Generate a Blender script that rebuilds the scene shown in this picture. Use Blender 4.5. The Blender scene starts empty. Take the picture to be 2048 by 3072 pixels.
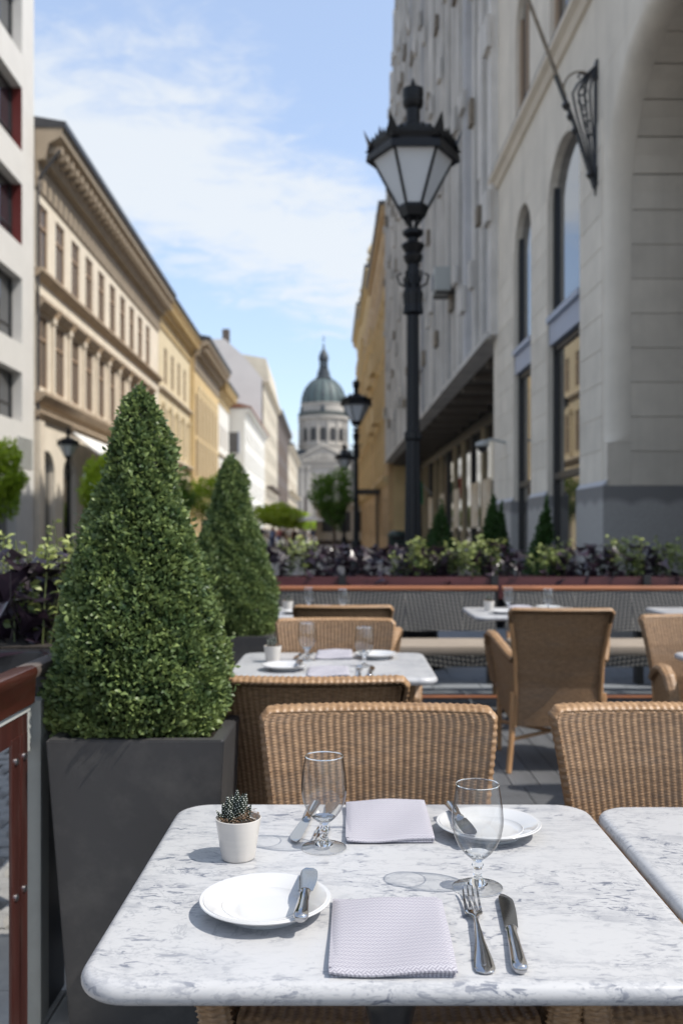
import bpy, bmesh, math, random
import numpy as np
from mathutils import Vector, Matrix
random.seed(7); RNG = np.random.default_rng(11)
PI = math.pi
S = bpy.context.scene
C = S.collection

# ---------------------------------------------------------------- camera, sky, sun, exposure
cam_d = bpy.data.cameras.new('camera'); cam = bpy.data.objects.new('camera', cam_d); C.objects.link(cam)
S.camera = cam
cam.location = (0, 0, 1.28); cam.rotation_euler = (math.radians(90), 0, 0)
cam_d.sensor_fit = 'VERTICAL'; cam_d.sensor_height = 36; cam_d.sensor_width = 24
cam_d.lens = 36 * 2800 / 3072
cam_d.shift_x = -21 / 3072; cam_d.shift_y = 61 / 3072
cam_d.clip_start = 0.05; cam_d.clip_end = 3000
cam_d.dof.use_dof = True; cam_d.dof.focus_distance = 1.42; cam_d.dof.aperture_fstop = 4.6
S.render.resolution_x = 682; S.render.resolution_y = 1024
S.render.engine = 'CYCLES'
S.cycles.max_bounces = 12; S.cycles.transparent_max_bounces = 24; S.cycles.transmission_bounces = 12

SUN_EL = 54.0
LDIR = Vector((-1.0, 0.33, 0)).normalized()          # horizontal travel direction of the light
w = bpy.data.worlds.new('World'); S.world = w; w.use_nodes = True
nt = w.node_tree; nt.nodes.clear()
N = nt.nodes.new; L = nt.links.new
out = N('ShaderNodeOutputWorld'); bg = N('ShaderNodeBackground'); L(bg.outputs[0], out.inputs[0])
sky = N('ShaderNodeTexSky'); sky.sky_type = 'NISHITA'; sky.sun_disc = False
sky.sun_elevation = math.radians(SUN_EL)
sky.sun_rotation = math.atan2(-LDIR.x, -LDIR.y)
sky.altitude = 100; sky.air_density = 1.0; sky.dust_density = 1.2; sky.ozone_density = 1.3
bg.inputs[1].default_value = 0.15
tc = N('ShaderNodeTexCoord'); sep = N('ShaderNodeSeparateXYZ'); L(tc.outputs['Generated'], sep.inputs[0])
def mth(op, a, b=None, c=None):
    n = N('ShaderNodeMath'); n.operation = op
    for i, x in enumerate((a, b, c)):
        if x is None: continue
        if isinstance(x, (int, float)): n.inputs[i].default_value = x
        else: L(x, n.inputs[i])
    return n.outputs[0]
zz = mth('MAXIMUM', mth('ADD', sep.outputs[2], 0.12), 0.03)
px = mth('DIVIDE', sep.outputs[0], zz); py = mth('DIVIDE', sep.outputs[1], zz)
cmb = N('ShaderNodeCombineXYZ'); L(px, cmb.inputs[0]); L(py, cmb.inputs[1])
n1 = N('ShaderNodeTexNoise'); n1.inputs['Scale'].default_value = 1.5; n1.inputs['Detail'].default_value = 9; n1.inputs['Roughness'].default_value = 0.6; n1.inputs['Distortion'].default_value = 0.35
mp = N('ShaderNodeMapping'); mp.inputs['Location'].default_value = (3.1, 7.7, 0); mp.inputs['Rotation'].default_value = (0, 0, 0.5); mp.inputs['Scale'].default_value = (1.0, 1.25, 1)
L(cmb.outputs[0], mp.inputs[0]); L(mp.outputs[0], n1.inputs['Vector'])
n2 = N('ShaderNodeTexNoise'); n2.inputs['Scale'].default_value = 9.0; n2.inputs['Detail'].default_value = 7; n2.inputs['Roughness'].default_value = 0.62; n2.inputs['Distortion'].default_value = 0.6
L(mp.outputs[0], n2.inputs['Vector'])
# a broad bank of altocumulus lying across the sky to the north-west
bank = mth('PINGPONG', mth('ADD', mth('SUBTRACT', py, px), -2.42), 1.4)
bank = mth('MAXIMUM', mth('SUBTRACT', 1.0, mth('MULTIPLY', bank, 1.15)), 0.0)
cl = mth('ADD', mth('ADD', mth('MULTIPLY', n1.outputs[0], 0.80), mth('MULTIPLY', n2.outputs[0], 0.55)), mth('MULTIPLY', bank, 0.36))
cr = N('ShaderNodeMapRange'); cr.interpolation_type = 'SMOOTHSTEP'
cr.inputs[1].default_value = 0.70; cr.inputs[2].default_value = 1.04; cr.inputs[3].default_value = 0; cr.inputs[4].default_value = 0.82
L(cl, cr.inputs[0])
mixc = N('ShaderNodeMix'); mixc.data_type = 'RGBA'
L(cr.outputs[0], mixc.inputs[0])
hz = N('ShaderNodeMix'); hz.data_type = 'RGBA'           # thin summer haze over the blue
hz.inputs[0].default_value = 0.50; L(sky.outputs[0], hz.inputs[6]); hz.inputs[7].default_value = (1.85, 2.2, 2.85, 1)
L(hz.outputs[2], mixc.inputs[6]); mixc.inputs[7].default_value = (3.0, 3.12, 3.2, 1)
L(mixc.outputs[2], bg.inputs[0])

sun_d = bpy.data.lights.new('sun', 'SUN'); sun = bpy.data.objects.new('sun', sun_d); C.objects.link(sun)
sun_d.energy = 2.75; sun_d.angle = math.radians(0.55); sun_d.color = (1, 0.95, 0.87)
d = Vector((LDIR.x * math.cos(math.radians(SUN_EL)), LDIR.y * math.cos(math.radians(SUN_EL)), -math.sin(math.radians(SUN_EL))))
sun.rotation_euler = d.to_track_quat('-Z', 'Y').to_euler()
S.view_settings.view_transform = 'Standard'; S.view_settings.look = 'None'
S.view_settings.exposure = 1.0; S.view_settings.gamma = 1; S.view_settings.use_curve_mapping = False

# ---------------------------------------------------------------- materials
def mat(name, col, rough=0.6, metal=0.0, var=0.0, scale=8.0, col2=None, bump=0.0, bscale=None, spec=0.5, coat=0.0, stretch=None, detail=5, attr=False, sheen=0, orand=0.0, streak=0.0, dust=None):
    m = bpy.data.materials.new(name); m.use_nodes = True
    t = m.node_tree; b = t.nodes['Principled BSDF']
    b.inputs['Roughness'].default_value = rough; b.inputs['Metallic'].default_value = metal
    b.inputs['Specular IOR Level'].default_value = spec; b.inputs['Coat Weight'].default_value = coat
    b.inputs['Base Color'].default_value = (*col, 1)
    if sheen: b.inputs['Sheen Weight'].default_value = sheen
    tcn = t.nodes.new('ShaderNodeTexCoord'); vec = tcn.outputs['Object']
    if stretch:
        mpn = t.nodes.new('ShaderNodeMapping'); mpn.inputs['Scale'].default_value = stretch
        t.links.new(vec, mpn.inputs[0]); vec = mpn.outputs[0]
    if attr:
        a = t.nodes.new('ShaderNodeAttribute'); a.attribute_name = 'rnd'
        r = t.nodes.new('ShaderNodeValToRGB'); r.color_ramp.elements[0].color = (*col, 1); r.color_ramp.elements[1].color = (*col2, 1)
        r.color_ramp.elements[0].position = 0.15
        t.links.new(a.outputs['Fac'], r.inputs[0]); t.links.new(r.outputs[0], b.inputs['Base Color'])
        tl = t.nodes.new('ShaderNodeBsdfTranslucent'); t.links.new(r.outputs[0], tl.inputs[0])
        ms = t.nodes.new('ShaderNodeMixShader'); ms.inputs[0].default_value = 0.3
        t.links.new(b.outputs[0], ms.inputs[1]); t.links.new(tl.outputs[0], ms.inputs[2]); t.links.new(ms.outputs[0], t.nodes['Material Output'].inputs[0])
    elif var > 0 or col2:
        nz = t.nodes.new('ShaderNodeTexNoise'); nz.inputs['Scale'].default_value = scale; nz.inputs['Detail'].default_value = detail
        nz.inputs['Roughness'].default_value = 0.6
        t.links.new(vec, nz.inputs['Vector'])
        mx = t.nodes.new('ShaderNodeMix'); mx.data_type = 'RGBA'
        rg = t.nodes.new('ShaderNodeMapRange'); rg.inputs[1].default_value = 0.3; rg.inputs[2].default_value = 0.7
        t.links.new(nz.outputs[0], rg.inputs[0]); t.links.new(rg.outputs[0], mx.inputs[0])
        c2 = col2 if col2 else tuple(max(0, c * (1 - var)) for c in col)
        c1 = col if col2 else tuple(min(1, c * (1 + var * 0.5)) for c in col)
        mx.inputs[6].default_value = (*c1, 1); mx.inputs[7].default_value = (*c2, 1)
        t.links.new(mx.outputs[2], b.inputs['Base Color'])
    if (orand or streak or dust) and b.inputs['Base Color'].links:
        src = b.inputs['Base Color'].links[0].from_socket
        if orand:
            oi = t.nodes.new('ShaderNodeObjectInfo'); rr_ = t.nodes.new('ShaderNodeMapRange'); rr_.inputs[3].default_value = 1-orand; rr_.inputs[4].default_value = 1+orand*.6
            t.links.new(oi.outputs['Random'], rr_.inputs[0]); hs = t.nodes.new('ShaderNodeHueSaturation'); t.links.new(rr_.outputs[0], hs.inputs['Value']); t.links.new(src, hs.inputs['Color']); src = hs.outputs[0]
        if streak:
            gp = t.nodes.new('ShaderNodeNewGeometry'); m2 = t.nodes.new('ShaderNodeMapping'); m2.inputs['Scale'].default_value = (1.6,1.6,.10); t.links.new(gp.outputs['Position'], m2.inputs[0])
            n3 = t.nodes.new('ShaderNodeTexNoise'); n3.inputs['Scale'].default_value = 1.2; n3.inputs['Detail'].default_value = 6; n3.inputs['Roughness'].default_value = .65; t.links.new(m2.outputs[0], n3.inputs['Vector'])
            r3 = t.nodes.new('ShaderNodeMapRange'); r3.inputs[1].default_value = .48; r3.inputs[2].default_value = .72; r3.inputs[3].default_value = 1; r3.inputs[4].default_value = 1-streak
            t.links.new(n3.outputs[0], r3.inputs[0]); h2 = t.nodes.new('ShaderNodeHueSaturation'); t.links.new(r3.outputs[0], h2.inputs['Value']); t.links.new(src, h2.inputs['Color']); src = h2.outputs[0]
        if dust:
            n4 = t.nodes.new('ShaderNodeTexNoise'); n4.inputs['Scale'].default_value = dust[0]; n4.inputs['Detail'].default_value = 8; n4.inputs['Roughness'].default_value = .7; t.links.new(vec, n4.inputs['Vector'])
            r4 = t.nodes.new('ShaderNodeMapRange'); r4.inputs[1].default_value = .5; r4.inputs[2].default_value = .8; r4.inputs[4].default_value = dust[1]; t.links.new(n4.outputs[0], r4.inputs[0])
            m4 = t.nodes.new('ShaderNodeMix'); m4.data_type = 'RGBA'; t.links.new(r4.outputs[0], m4.inputs[0]); t.links.new(src, m4.inputs[6]); m4.inputs[7].default_value = (.25,.235,.21,1); src = m4.outputs[2]
        t.links.new(src, b.inputs['Base Color'])
    if bump > 0:
        nb = t.nodes.new('ShaderNodeTexNoise'); nb.inputs['Scale'].default_value = bscale or scale * 4; nb.inputs['Detail'].default_value = 4
        t.links.new(vec, nb.inputs['Vector'])
        bp = t.nodes.new('ShaderNodeBump'); bp.inputs['Strength'].default_value = bump; bp.inputs['Distance'].default_value = 0.01
        t.links.new(nb.outputs[0], bp.inputs['Height']); t.links.new(bp.outputs[0], b.inputs['Normal'])
    return m

def marble_mat():
    m = bpy.data.materials.new('marble'); m.use_nodes = True; t = m.node_tree; b = t.nodes['Principled BSDF']
    n = t.nodes.new; l = t.links.new
    tcn = n('ShaderNodeTexCoord')
    def noise(sc, det, dist, stretch, rot, rough=0.6):
        mpn = n('ShaderNodeMapping'); mpn.inputs['Scale'].default_value = stretch; mpn.inputs['Rotation'].default_value = (0, 0, rot)
        l(tcn.outputs['Object'], mpn.inputs[0])
        z = n('ShaderNodeTexNoise'); z.inputs['Scale'].default_value = sc; z.inputs['Detail'].default_value = det
        z.inputs['Distortion'].default_value = dist; z.inputs['Roughness'].default_value = rough
        l(mpn.outputs[0], z.inputs['Vector']); return z.outputs[0]
    def rng(v, a, c, lo=0, hi=1):
        r = n('ShaderNodeMapRange'); r.interpolation_type = 'SMOOTHSTEP'
        for i, q in enumerate((a, c, lo, hi)): r.inputs[i + 1].default_value = q
        l(v, r.inputs[0]); return r.outputs[0]
    def M(op, a, c):
        q = n('ShaderNodeMath'); q.operation = op
        for i, x in enumerate((a, c)):
            if isinstance(x, (int, float)): q.inputs[i].default_value = x
            else: l(x, q.inputs[i])
        return q.outputs[0]
    patches = rng(noise(7, 5, 0.6, (1, 1.2, 1), 0.5), 0.38, 0.62)
    specks = rng(noise(85, 4, 0.8, (0.45, 1, 1), 0.6), 0.53, 0.64)
    specks2 = rng(noise(200, 3, 0.5, (0.5, 1, 1), 0.9), 0.58, 0.72)
    clouds = rng(noise(14, 8, 1.2, (0.7, 1, 1), 0.55, 0.7), 0.45, 0.72)
    v1 = M('ABSOLUTE', M('SUBTRACT', noise(7.5, 7, 1.5, (0.5, 1.1, 1), 0.55, 0.62), 0.5), 0)
    vein = rng(v1, 0.0, 0.014, 1, 0)
    dark = M('MAXIMUM', M('MULTIPLY', specks, M('ADD', M('MULTIPLY', patches, 0.85), 0.12)), M('MULTIPLY', vein, M('MULTIPLY', patches, 0.55)))
    dark = M('MAXIMUM', dark, M('MULTIPLY', clouds, M('MULTIPLY', patches, 0.5)))
    v2 = M('ABSOLUTE', M('SUBTRACT', noise(2.6, 8, 2.2, (0.45, 1.3, 1), 0.75, 0.68), 0.5), 0)
    dark = M('MAXIMUM', dark, M('MULTIPLY', rng(v2, 0.0, 0.012, 1, 0), 0.40))
    dark = M('MAXIMUM', dark, M('MULTIPLY', rng(v2, 0.0, 0.06, 1, 0), M('MULTIPLY', clouds, 0.35)))
    dark = M('MAXIMUM', dark, M('MULTIPLY', specks2, M('ADD', M('MULTIPLY', patches, 0.5), 0.1)))
    mx = n('ShaderNodeMix'); mx.data_type = 'RGBA'; l(dark, mx.inputs[0])
    mx.inputs[6].default_value = (0.425, 0.425, 0.43, 1); mx.inputs[7].default_value = (0.13, 0.142, 0.175, 1)
    l(mx.outputs[2], b.inputs['Base Color'])
    b.inputs['Roughness'].default_value = 0.32; b.inputs['Specular IOR Level'].default_value = 0.4
    return m

def napkin_mat(name):
    # fine woven damask: little blocks of diagonal threads turned against each other
    m = bpy.data.materials.new(name); m.use_nodes = True; t = m.node_tree; b = t.nodes['Principled BSDF']
    n = t.nodes.new; l = t.links.new
    tcn = n('ShaderNodeTexCoord'); mpn = n('ShaderNodeMapping'); mpn.inputs['Rotation'].default_value = (0, 0, PI / 4); mpn.inputs['Scale'].default_value = (145, 145, 145)
    l(tcn.outputs['Object'], mpn.inputs[0]); sp = n('ShaderNodeSeparateXYZ'); l(mpn.outputs[0], sp.inputs[0])
    def M(op, a, c=0.0):
        q = n('ShaderNodeMath'); q.operation = op
        for i, x in enumerate((a, c)):
            if isinstance(x, (int, float)): q.inputs[i].default_value = x
            else: l(x, q.inputs[i])
        return q.outputs[0]
    fx = M('FLOOR', sp.outputs[0]); fy = M('FLOOR', sp.outputs[1])
    chk = M('PINGPONG', M('ADD', fx, fy), 1.0)
    sx = M('SINE', M('MULTIPLY', sp.outputs[0], 2 * PI * 2)); sy = M('SINE', M('MULTIPLY', sp.outputs[1], 2 * PI * 2))
    mx = n('ShaderNodeMix'); mx.data_type = 'FLOAT'; l(chk, mx.inputs[0]); l(sx, mx.inputs[2]); l(sy, mx.inputs[3])
    r = n('ShaderNodeMapRange'); r.inputs[1].default_value = -0.7; r.inputs[2].default_value = 0.7; l(mx.outputs[0], r.inputs[0])
    c = n('ShaderNodeMix'); c.data_type = 'RGBA'; l(r.outputs[0], c.inputs[0])
    c.inputs[6].default_value = (0.23, 0.22, 0.255, 1); c.inputs[7].default_value = (0.41, 0.40, 0.435, 1)
    l(c.outputs[2], b.inputs['Base Color']); b.inputs['Roughness'].default_value = 0.85
    bp = n('ShaderNodeBump'); bp.inputs['Strength'].default_value = 0.25; bp.inputs['Distance'].default_value = 0.001
    l(r.outputs[0], bp.inputs['Height']); l(bp.outputs[0], b.inputs['Normal'])
    return m

def weave_panel_mat():
    # black and sand coloured plastic cord woven on the banquette
    m = bpy.data.materials.new('cord_weave'); m.use_nodes = True; t = m.node_tree; b = t.nodes['Principled BSDF']
    n = t.nodes.new; l = t.links.new
    tcn = n('ShaderNodeTexCoord'); sp = n('ShaderNodeSeparateXYZ'); l(tcn.outputs['Object'], sp.inputs[0])
    def M(op, a, c=0.0):
        q = n('ShaderNodeMath'); q.operation = op
        for i, x in enumerate((a, c)):
            if isinstance(x, (int, float)): q.inputs[i].default_value = x
            else: l(x, q.inputs[i])
        return q.outputs[0]
    tri = M('PINGPONG', sp.outputs[0], 0.45)
    zy = M('ADD', sp.outputs[2], M('MULTIPLY', sp.outputs[1], 1.0))
    a1 = M('SINE', M('MULTIPLY', M('ADD', tri, zy), 2 * PI * 13))
    a2 = M('SINE', M('MULTIPLY', M('SUBTRACT', tri, zy), 2 * PI * 17))
    h = M('MULTIPLY', a1, a2)
    nz = n('ShaderNodeTexNoise'); nz.inputs['Scale'].default_value = 3.0; l(tcn.outputs['Object'], nz.inputs['Vector'])
    r = n('ShaderNodeMapRange'); r.inputs[1].default_value = 0.25; r.inputs[2].default_value = 0.8; l(h, r.inputs[0])
    c = n('ShaderNodeMix'); c.data_type = 'RGBA'; l(M('MULTIPLY', r.outputs[0], M('ADD', nz.outputs[0], 0.3)), c.inputs[0])
    c.inputs[6].default_value = (0.018, 0.018, 0.019, 1); c.inputs[7].default_value = (0.24, 0.225, 0.195, 1)
    l(c.outputs[2], b.inputs['Base Color']); b.inputs['Roughness'].default_value = 0.5
    bp = n('ShaderNodeBump'); bp.inputs['Strength'].default_value = 0.5; bp.inputs['Distance'].default_value = 0.004
    l(h, bp.inputs['Height']); l(bp.outputs[0], b.inputs['Normal'])
    return m

def thin_glass():
    m = bpy.data.materials.new('thin_glass'); m.use_nodes = True; t = m.node_tree; t.nodes.clear()
    o = t.nodes.new('ShaderNodeOutputMaterial'); mx = t.nodes.new('ShaderNodeMixShader'); l = t.links.new
    tr = t.nodes.new('ShaderNodeBsdfTransparent'); gl = t.nodes.new('ShaderNodeBsdfGlossy'); gl.inputs['Roughness'].default_value = 0.035
    lw = t.nodes.new('ShaderNodeLayerWeight'); lw.inputs[0].default_value = 0.5
    # light is absorbed along the longer way through the wall at grazing view
    rp = t.nodes.new('ShaderNodeValToRGB'); rp.color_ramp.elements[0].color = (0.955, 0.96, 0.96, 1); rp.color_ramp.elements[0].position = 0.45
    rp.color_ramp.elements[1].color = (0.26, 0.265, 0.27, 1); rp.color_ramp.elements[1].position = 1.0
    l(lw.outputs['Facing'], rp.inputs[0]); l(rp.outputs[0], tr.inputs[0])
    pw = t.nodes.new('ShaderNodeMath'); pw.operation = 'POWER'; pw.inputs[1].default_value = 4.5; l(lw.outputs['Facing'], pw.inputs[0])
    ma = t.nodes.new('ShaderNodeMath'); ma.operation = 'MULTIPLY_ADD'; ma.inputs[1].default_value = 0.9; ma.inputs[2].default_value = 0.075; l(pw.outputs[0], ma.inputs[0])
    l(ma.outputs[0], mx.inputs[0]); l(tr.outputs[0], mx.inputs[1]); l(gl.outputs[0], mx.inputs[2]); l(mx.outputs[0], o.inputs[0])
    return m
def solid_glass():
    m = bpy.data.materials.new('solid_glass'); m.use_nodes = True; t = m.node_tree; b = t.nodes['Principled BSDF']
    b.inputs['Transmission Weight'].default_value = 1; b.inputs['Roughness'].default_value = 0.0; b.inputs['IOR'].default_value = 1.5
    b.inputs['Base Color'].default_value = (0.98, 0.99, 0.99, 1)
    return m
def pane_mat(name, col=(0.02, 0.024, 0.03), fr=1.6, rough=0.04):
    m = bpy.data.materials.new(name); m.use_nodes = True; t = m.node_tree; b = t.nodes['Principled BSDF']
    b.inputs['Base Color'].default_value = (*col, 1); b.inputs['Roughness'].default_value = rough; b.inputs['IOR'].default_value = fr
    return m

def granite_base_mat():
    m = mat('granite_dark_top', (0.36, 0.345, 0.325), 0.75, var=0.25, scale=60)
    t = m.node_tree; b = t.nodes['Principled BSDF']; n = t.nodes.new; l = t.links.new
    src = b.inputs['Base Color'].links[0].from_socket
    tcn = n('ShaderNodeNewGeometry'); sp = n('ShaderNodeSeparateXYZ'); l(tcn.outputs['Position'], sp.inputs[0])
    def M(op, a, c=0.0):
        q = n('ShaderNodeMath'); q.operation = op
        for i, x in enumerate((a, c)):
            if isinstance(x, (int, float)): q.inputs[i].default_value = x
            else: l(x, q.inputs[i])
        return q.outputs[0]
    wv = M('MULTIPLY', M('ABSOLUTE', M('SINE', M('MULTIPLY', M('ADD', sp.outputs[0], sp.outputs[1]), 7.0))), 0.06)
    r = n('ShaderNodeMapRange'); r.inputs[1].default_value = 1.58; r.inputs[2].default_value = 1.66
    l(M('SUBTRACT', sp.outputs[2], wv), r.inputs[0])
    mx = n('ShaderNodeMix'); mx.data_type = 'RGBA'; l(r.outputs[0], mx.inputs[0]); l(src, mx.inputs[6]); mx.inputs[7].default_value = (0.19, 0.183, 0.178, 1)  # darker band along the top of the granite, wavy lower edge
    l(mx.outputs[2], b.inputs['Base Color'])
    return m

M_ = dict(
 marble=marble_mat(), napkin=napkin_mat('napkin_cloth'), cord=weave_panel_mat(), thin=thin_glass(), solid=solid_glass(),
 iron=mat('cast_iron', (0.02, 0.02, 0.022), 0.35, var=0.3, scale=30),
 lampiron=mat('lamp_iron', (0.004, 0.0045, 0.006), 0.42, spec=0.28, var=0.3, scale=20, bump=0.2, bscale=60),
 porcelain=mat('porcelain', (0.50, 0.50, 0.50), 0.07, spec=0.55),
 potglaze=mat('pot_glaze', (0.55, 0.52, 0.48), 0.16, var=0.04, scale=40, stretch=(0.3, 0.3, 3)),
 steel=mat('polished_steel', (0.44, 0.44, 0.45), 0.05, metal=1.0),
 wicker=mat('wicker', (0.36, 0.222, 0.118), 0.45, scale=40, col2=(0.17, 0.095, 0.045), stretch=(1, 1, 6), detail=3, orand=.14, dust=(5,.25)),
 rattan=mat('rattan_pole', (0.40, 0.22, 0.10), 0.45, var=0.3, scale=12, stretch=(1, 1, 0.3)),
 redwood=mat('oiled_bench_wood', (0.30, 0.115, 0.05), 0.35, var=0.35, scale=6, stretch=(0.4, 4, 4)),
 cushion=mat('taupe_cushion', (0.27, 0.225, 0.18), 0.9, var=0.15, scale=4, bump=0.2, bscale=300),
 planter=mat('anthracite_planter', (0.048, 0.047, 0.048), 0.45, var=0.12, scale=3, bump=0.15, bscale=500, dust=(5,.22)),
 planter_b=mat('black_trough', (0.013, 0.013, 0.016), 0.45),
 soil=mat('soil', (0.022, 0.016, 0.011), 0.95, var=0.4, scale=40, bump=0.8, bscale=80),
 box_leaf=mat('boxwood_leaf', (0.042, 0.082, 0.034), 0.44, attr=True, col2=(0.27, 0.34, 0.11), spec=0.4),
 box_core=mat('boxwood_twigs', (0.012, 0.020, 0.008), 0.9, var=0.4, scale=30),
 bark=mat('bark', (0.09, 0.06, 0.04), 0.9, var=0.4, scale=20, bump=0.5),
 lime_leaf=mat('lime_leaf', (0.17, 0.28, 0.015), 0.4, attr=True, col2=(0.42, 0.56, 0.04)),
 tree_leaf=mat('tree_leaf', (0.05, 0.11, 0.012), 0.45, attr=True, col2=(0.16, 0.29, 0.03)),
 thuja=mat('thuja_leaf', (0.02, 0.055, 0.012), 0.5, attr=True, col2=(0.05, 0.11, 0.02)),
 vine=mat('purple_vine_leaf', (0.016, 0.010, 0.016), 0.3, attr=True, col2=(0.058, 0.038, 0.056), spec=0.6),
 coleus=mat('variegated_leaf', (0.05, 0.10, 0.02), 0.45, attr=True, col2=(0.42, 0.46, 0.16)),
 stem=mat('green_stem', (0.09, 0.11, 0.03), 0.6),
 succulent=mat('succulent', (0.010, 0.016, 0.010), 0.5, spec=0.25), succ_dot=mat('succulent_bands', (0.75, 0.77, 0.70), 0.6),
 coir=mat('coir_fibre', (0.24, 0.15, 0.09), 0.8, attr=True, col2=(0.42, 0.29, 0.19)),
 mahog=mat('mahogany_varnish', (0.048, 0.014, 0.010), 0.28, var=0.45, scale=5, stretch=(5, 0.3, 5), coat=0.2, dust=(14,.10)),
 mahogv=mat('mahogany_upright', (0.045, 0.013, 0.010), 0.35, var=0.4, scale=6, stretch=(6, 6, 0.4), dust=(14,.12)),
 mahogx=mat('mahogany_trough', (0.10, 0.03, 0.032), 0.4, var=0.4, scale=5, stretch=(0.3, 5, 5)),
 greymetal=mat('grey_green_metal', (0.27, 0.27, 0.245), 0.5, var=0.08, scale=20, dust=(10,.2)),
 palemetal=mat('pale_grey_metal', (0.38, 0.39, 0.37), 0.5),
 blackmetal=mat('black_metal', (0.012, 0.012, 0.013), 0.4),
 bolt=mat('zinc_bolt', (0.55, 0.55, 0.56), 0.3, metal=1),
 plank=mat('grey_deck_board', (0.125, 0.128, 0.134), 0.6, var=0.25, scale=3, stretch=(5, 0.5, 1)),
 joint=mat('dark_joint', (0.02, 0.02, 0.022), 0.9),
 slab=mat('blue_grey_slab', (0.19, 0.205, 0.225), 0.7, var=0.2, scale=2.5, bump=0.1, bscale=60),
 ground=mat('street_paving', (0.33, 0.31, 0.29), 0.85, var=0.2, scale=0.6, bump=0.2, bscale=6),
 asphalt=mat('asphalt', (0.10, 0.10, 0.10), 0.85, var=0.2, scale=2),
 cobble=mat('cobble_stone', (0.24, 0.235, 0.225), 0.75, var=0.3, scale=9, bump=0.4, bscale=60),
 kerb=mat('pale_kerb_stone', (0.36, 0.34, 0.31), 0.8, var=0.2, scale=7, bump=0.2, bscale=80),
 lime=mat('limestone', (0.66, 0.595, 0.50), 0.85, var=0.12, scale=1.4, bump=0.12, bscale=50, streak=.16),
 limeb=mat('limestone_block', (0.665, 0.60, 0.505), 0.85, var=0.12, scale=2, bump=0.12, bscale=50, orand=.10, streak=.12),
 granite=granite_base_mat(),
 granitecap=mat('granite_cap', (0.42, 0.42, 0.44), 0.6, var=0.15, scale=30),
 bluepanel=mat('blue_grey_panel', (0.30, 0.34, 0.43), 0.4, var=0.06, scale=2),
 darkframe=mat('dark_window_frame', (0.025, 0.024, 0.024), 0.4),
 pane=pane_mat('window_glass', fr=3.6), panes=pane_mat('shop_glass', (0.03, 0.028, 0.025), 1.9, 0.02),
 paned=pane_mat('far_window_glass', (0.075, 0.072, 0.072), 1.6, 0.1),
 concrete=mat('grey_cast_panel', (0.60, 0.57, 0.53), 0.8, var=0.22, scale=0.8, bump=0.2, bscale=12, orand=.2, streak=.3),
 concrete2=mat('blue_grey_cast_panel', (0.42, 0.415, 0.42), 0.8, var=0.2, scale=0.8, orand=.25, streak=.3),
 relief=mat('bronze_relief', (0.20, 0.16, 0.115), 0.6, var=0.4, scale=6),
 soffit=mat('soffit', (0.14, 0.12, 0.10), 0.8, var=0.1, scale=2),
 white=mat('white_render', (0.60, 0.585, 0.555), 0.85, var=0.05, scale=1.2),
 redrev=mat('red_reveal', (0.115, 0.016, 0.014), 0.5),
 cream=mat('cream_stucco', (0.70, 0.625, 0.51), 0.88, var=0.1, scale=0.7, streak=.14),
 creamtrim=mat('cream_trim', (0.64, 0.56, 0.45), 0.85, var=0.12, scale=1.5),
 brownledge=mat('brown_ledge', (0.40, 0.31, 0.22), 0.8, var=0.2, scale=2),
 taupe=mat('taupe_cornice', (0.36, 0.29, 0.21), 0.85, var=0.15, scale=1),
 roofdark=mat('dark_roof_edge', (0.045, 0.045, 0.05), 0.5, var=0.2, scale=2),
 rooftile=mat('red_roof_tile', (0.25, 0.12, 0.08), 0.8, var=0.2, scale=3),
 woodframe=mat('brown_window_frame', (0.34, 0.24, 0.16), 0.6),
 whiteframe=mat('white_window_frame', (0.55, 0.53, 0.50), 0.6),
 ochre=mat('ochre_stucco', (0.60, 0.45, 0.235), 0.88, var=0.14, scale=0.8),
 ochre2=mat('golden_stucco', (0.50, 0.345, 0.185), 0.88, var=0.3, scale=0.6, streak=.25),
 paleyellow=mat('pale_yellow_stucco', (0.62, 0.53, 0.36), 0.88, var=0.08, scale=0.8),
 palegrey=mat('pale_grey_render', (0.57, 0.55, 0.53), 0.9, var=0.06, scale=0.3),
 palewhite=mat('pale_white_stucco', (0.66, 0.65, 0.61), 0.88, var=0.06, scale=0.6),
 palecream=mat('pale_cream_stone', (0.52, 0.47, 0.38), 0.88, var=0.15, scale=0.5),
 darkbrown=mat('dark_brown_facade', (0.10, 0.08, 0.07), 0.85, var=0.2, scale=0.4),
 basil=mat('basilica_stone', (0.37, 0.345, 0.31), 0.9, var=0.18, scale=0.12),
 copper=mat('weathered_copper', (0.075, 0.105, 0.105), 0.6, var=0.25, scale=0.25),
 copperd=mat('dark_copper', (0.035, 0.045, 0.055), 0.6, var=0.25, scale=0.4),
 awning=mat('white_awning', (0.72, 0.71, 0.68), 0.8), awnd=mat('dark_canopy', (0.03, 0.03, 0.032), 0.7),
 lampglass=mat('frosted_lamp_glass', (0.50, 0.52, 0.54), 0.25, var=0.05, scale=3),
 kiosk=mat('kiosk_panel', (0.55, 0.50, 0.42), 0.8, var=0.08, scale=2),
 shopwarm=mat('shop_wall_sand', (0.40, 0.32, 0.20), 0.8, var=0.2, scale=2),
 poster=mat('shop_poster', (0.52, 0.40, 0.26), 0.6, scale=2.2, col2=(0.72, 0.68, 0.6)),
 binm=mat('dark_green_bin', (0.03, 0.05, 0.045), 0.5),
 flagr=mat('flag_red', (0.45, 0.03, 0.03), 0.8), flagw=mat('flag_white', (0.7, 0.7, 0.7), 0.8), flagg=mat('flag_green', (0.03, 0.18, 0.08), 0.8),
)

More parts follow.
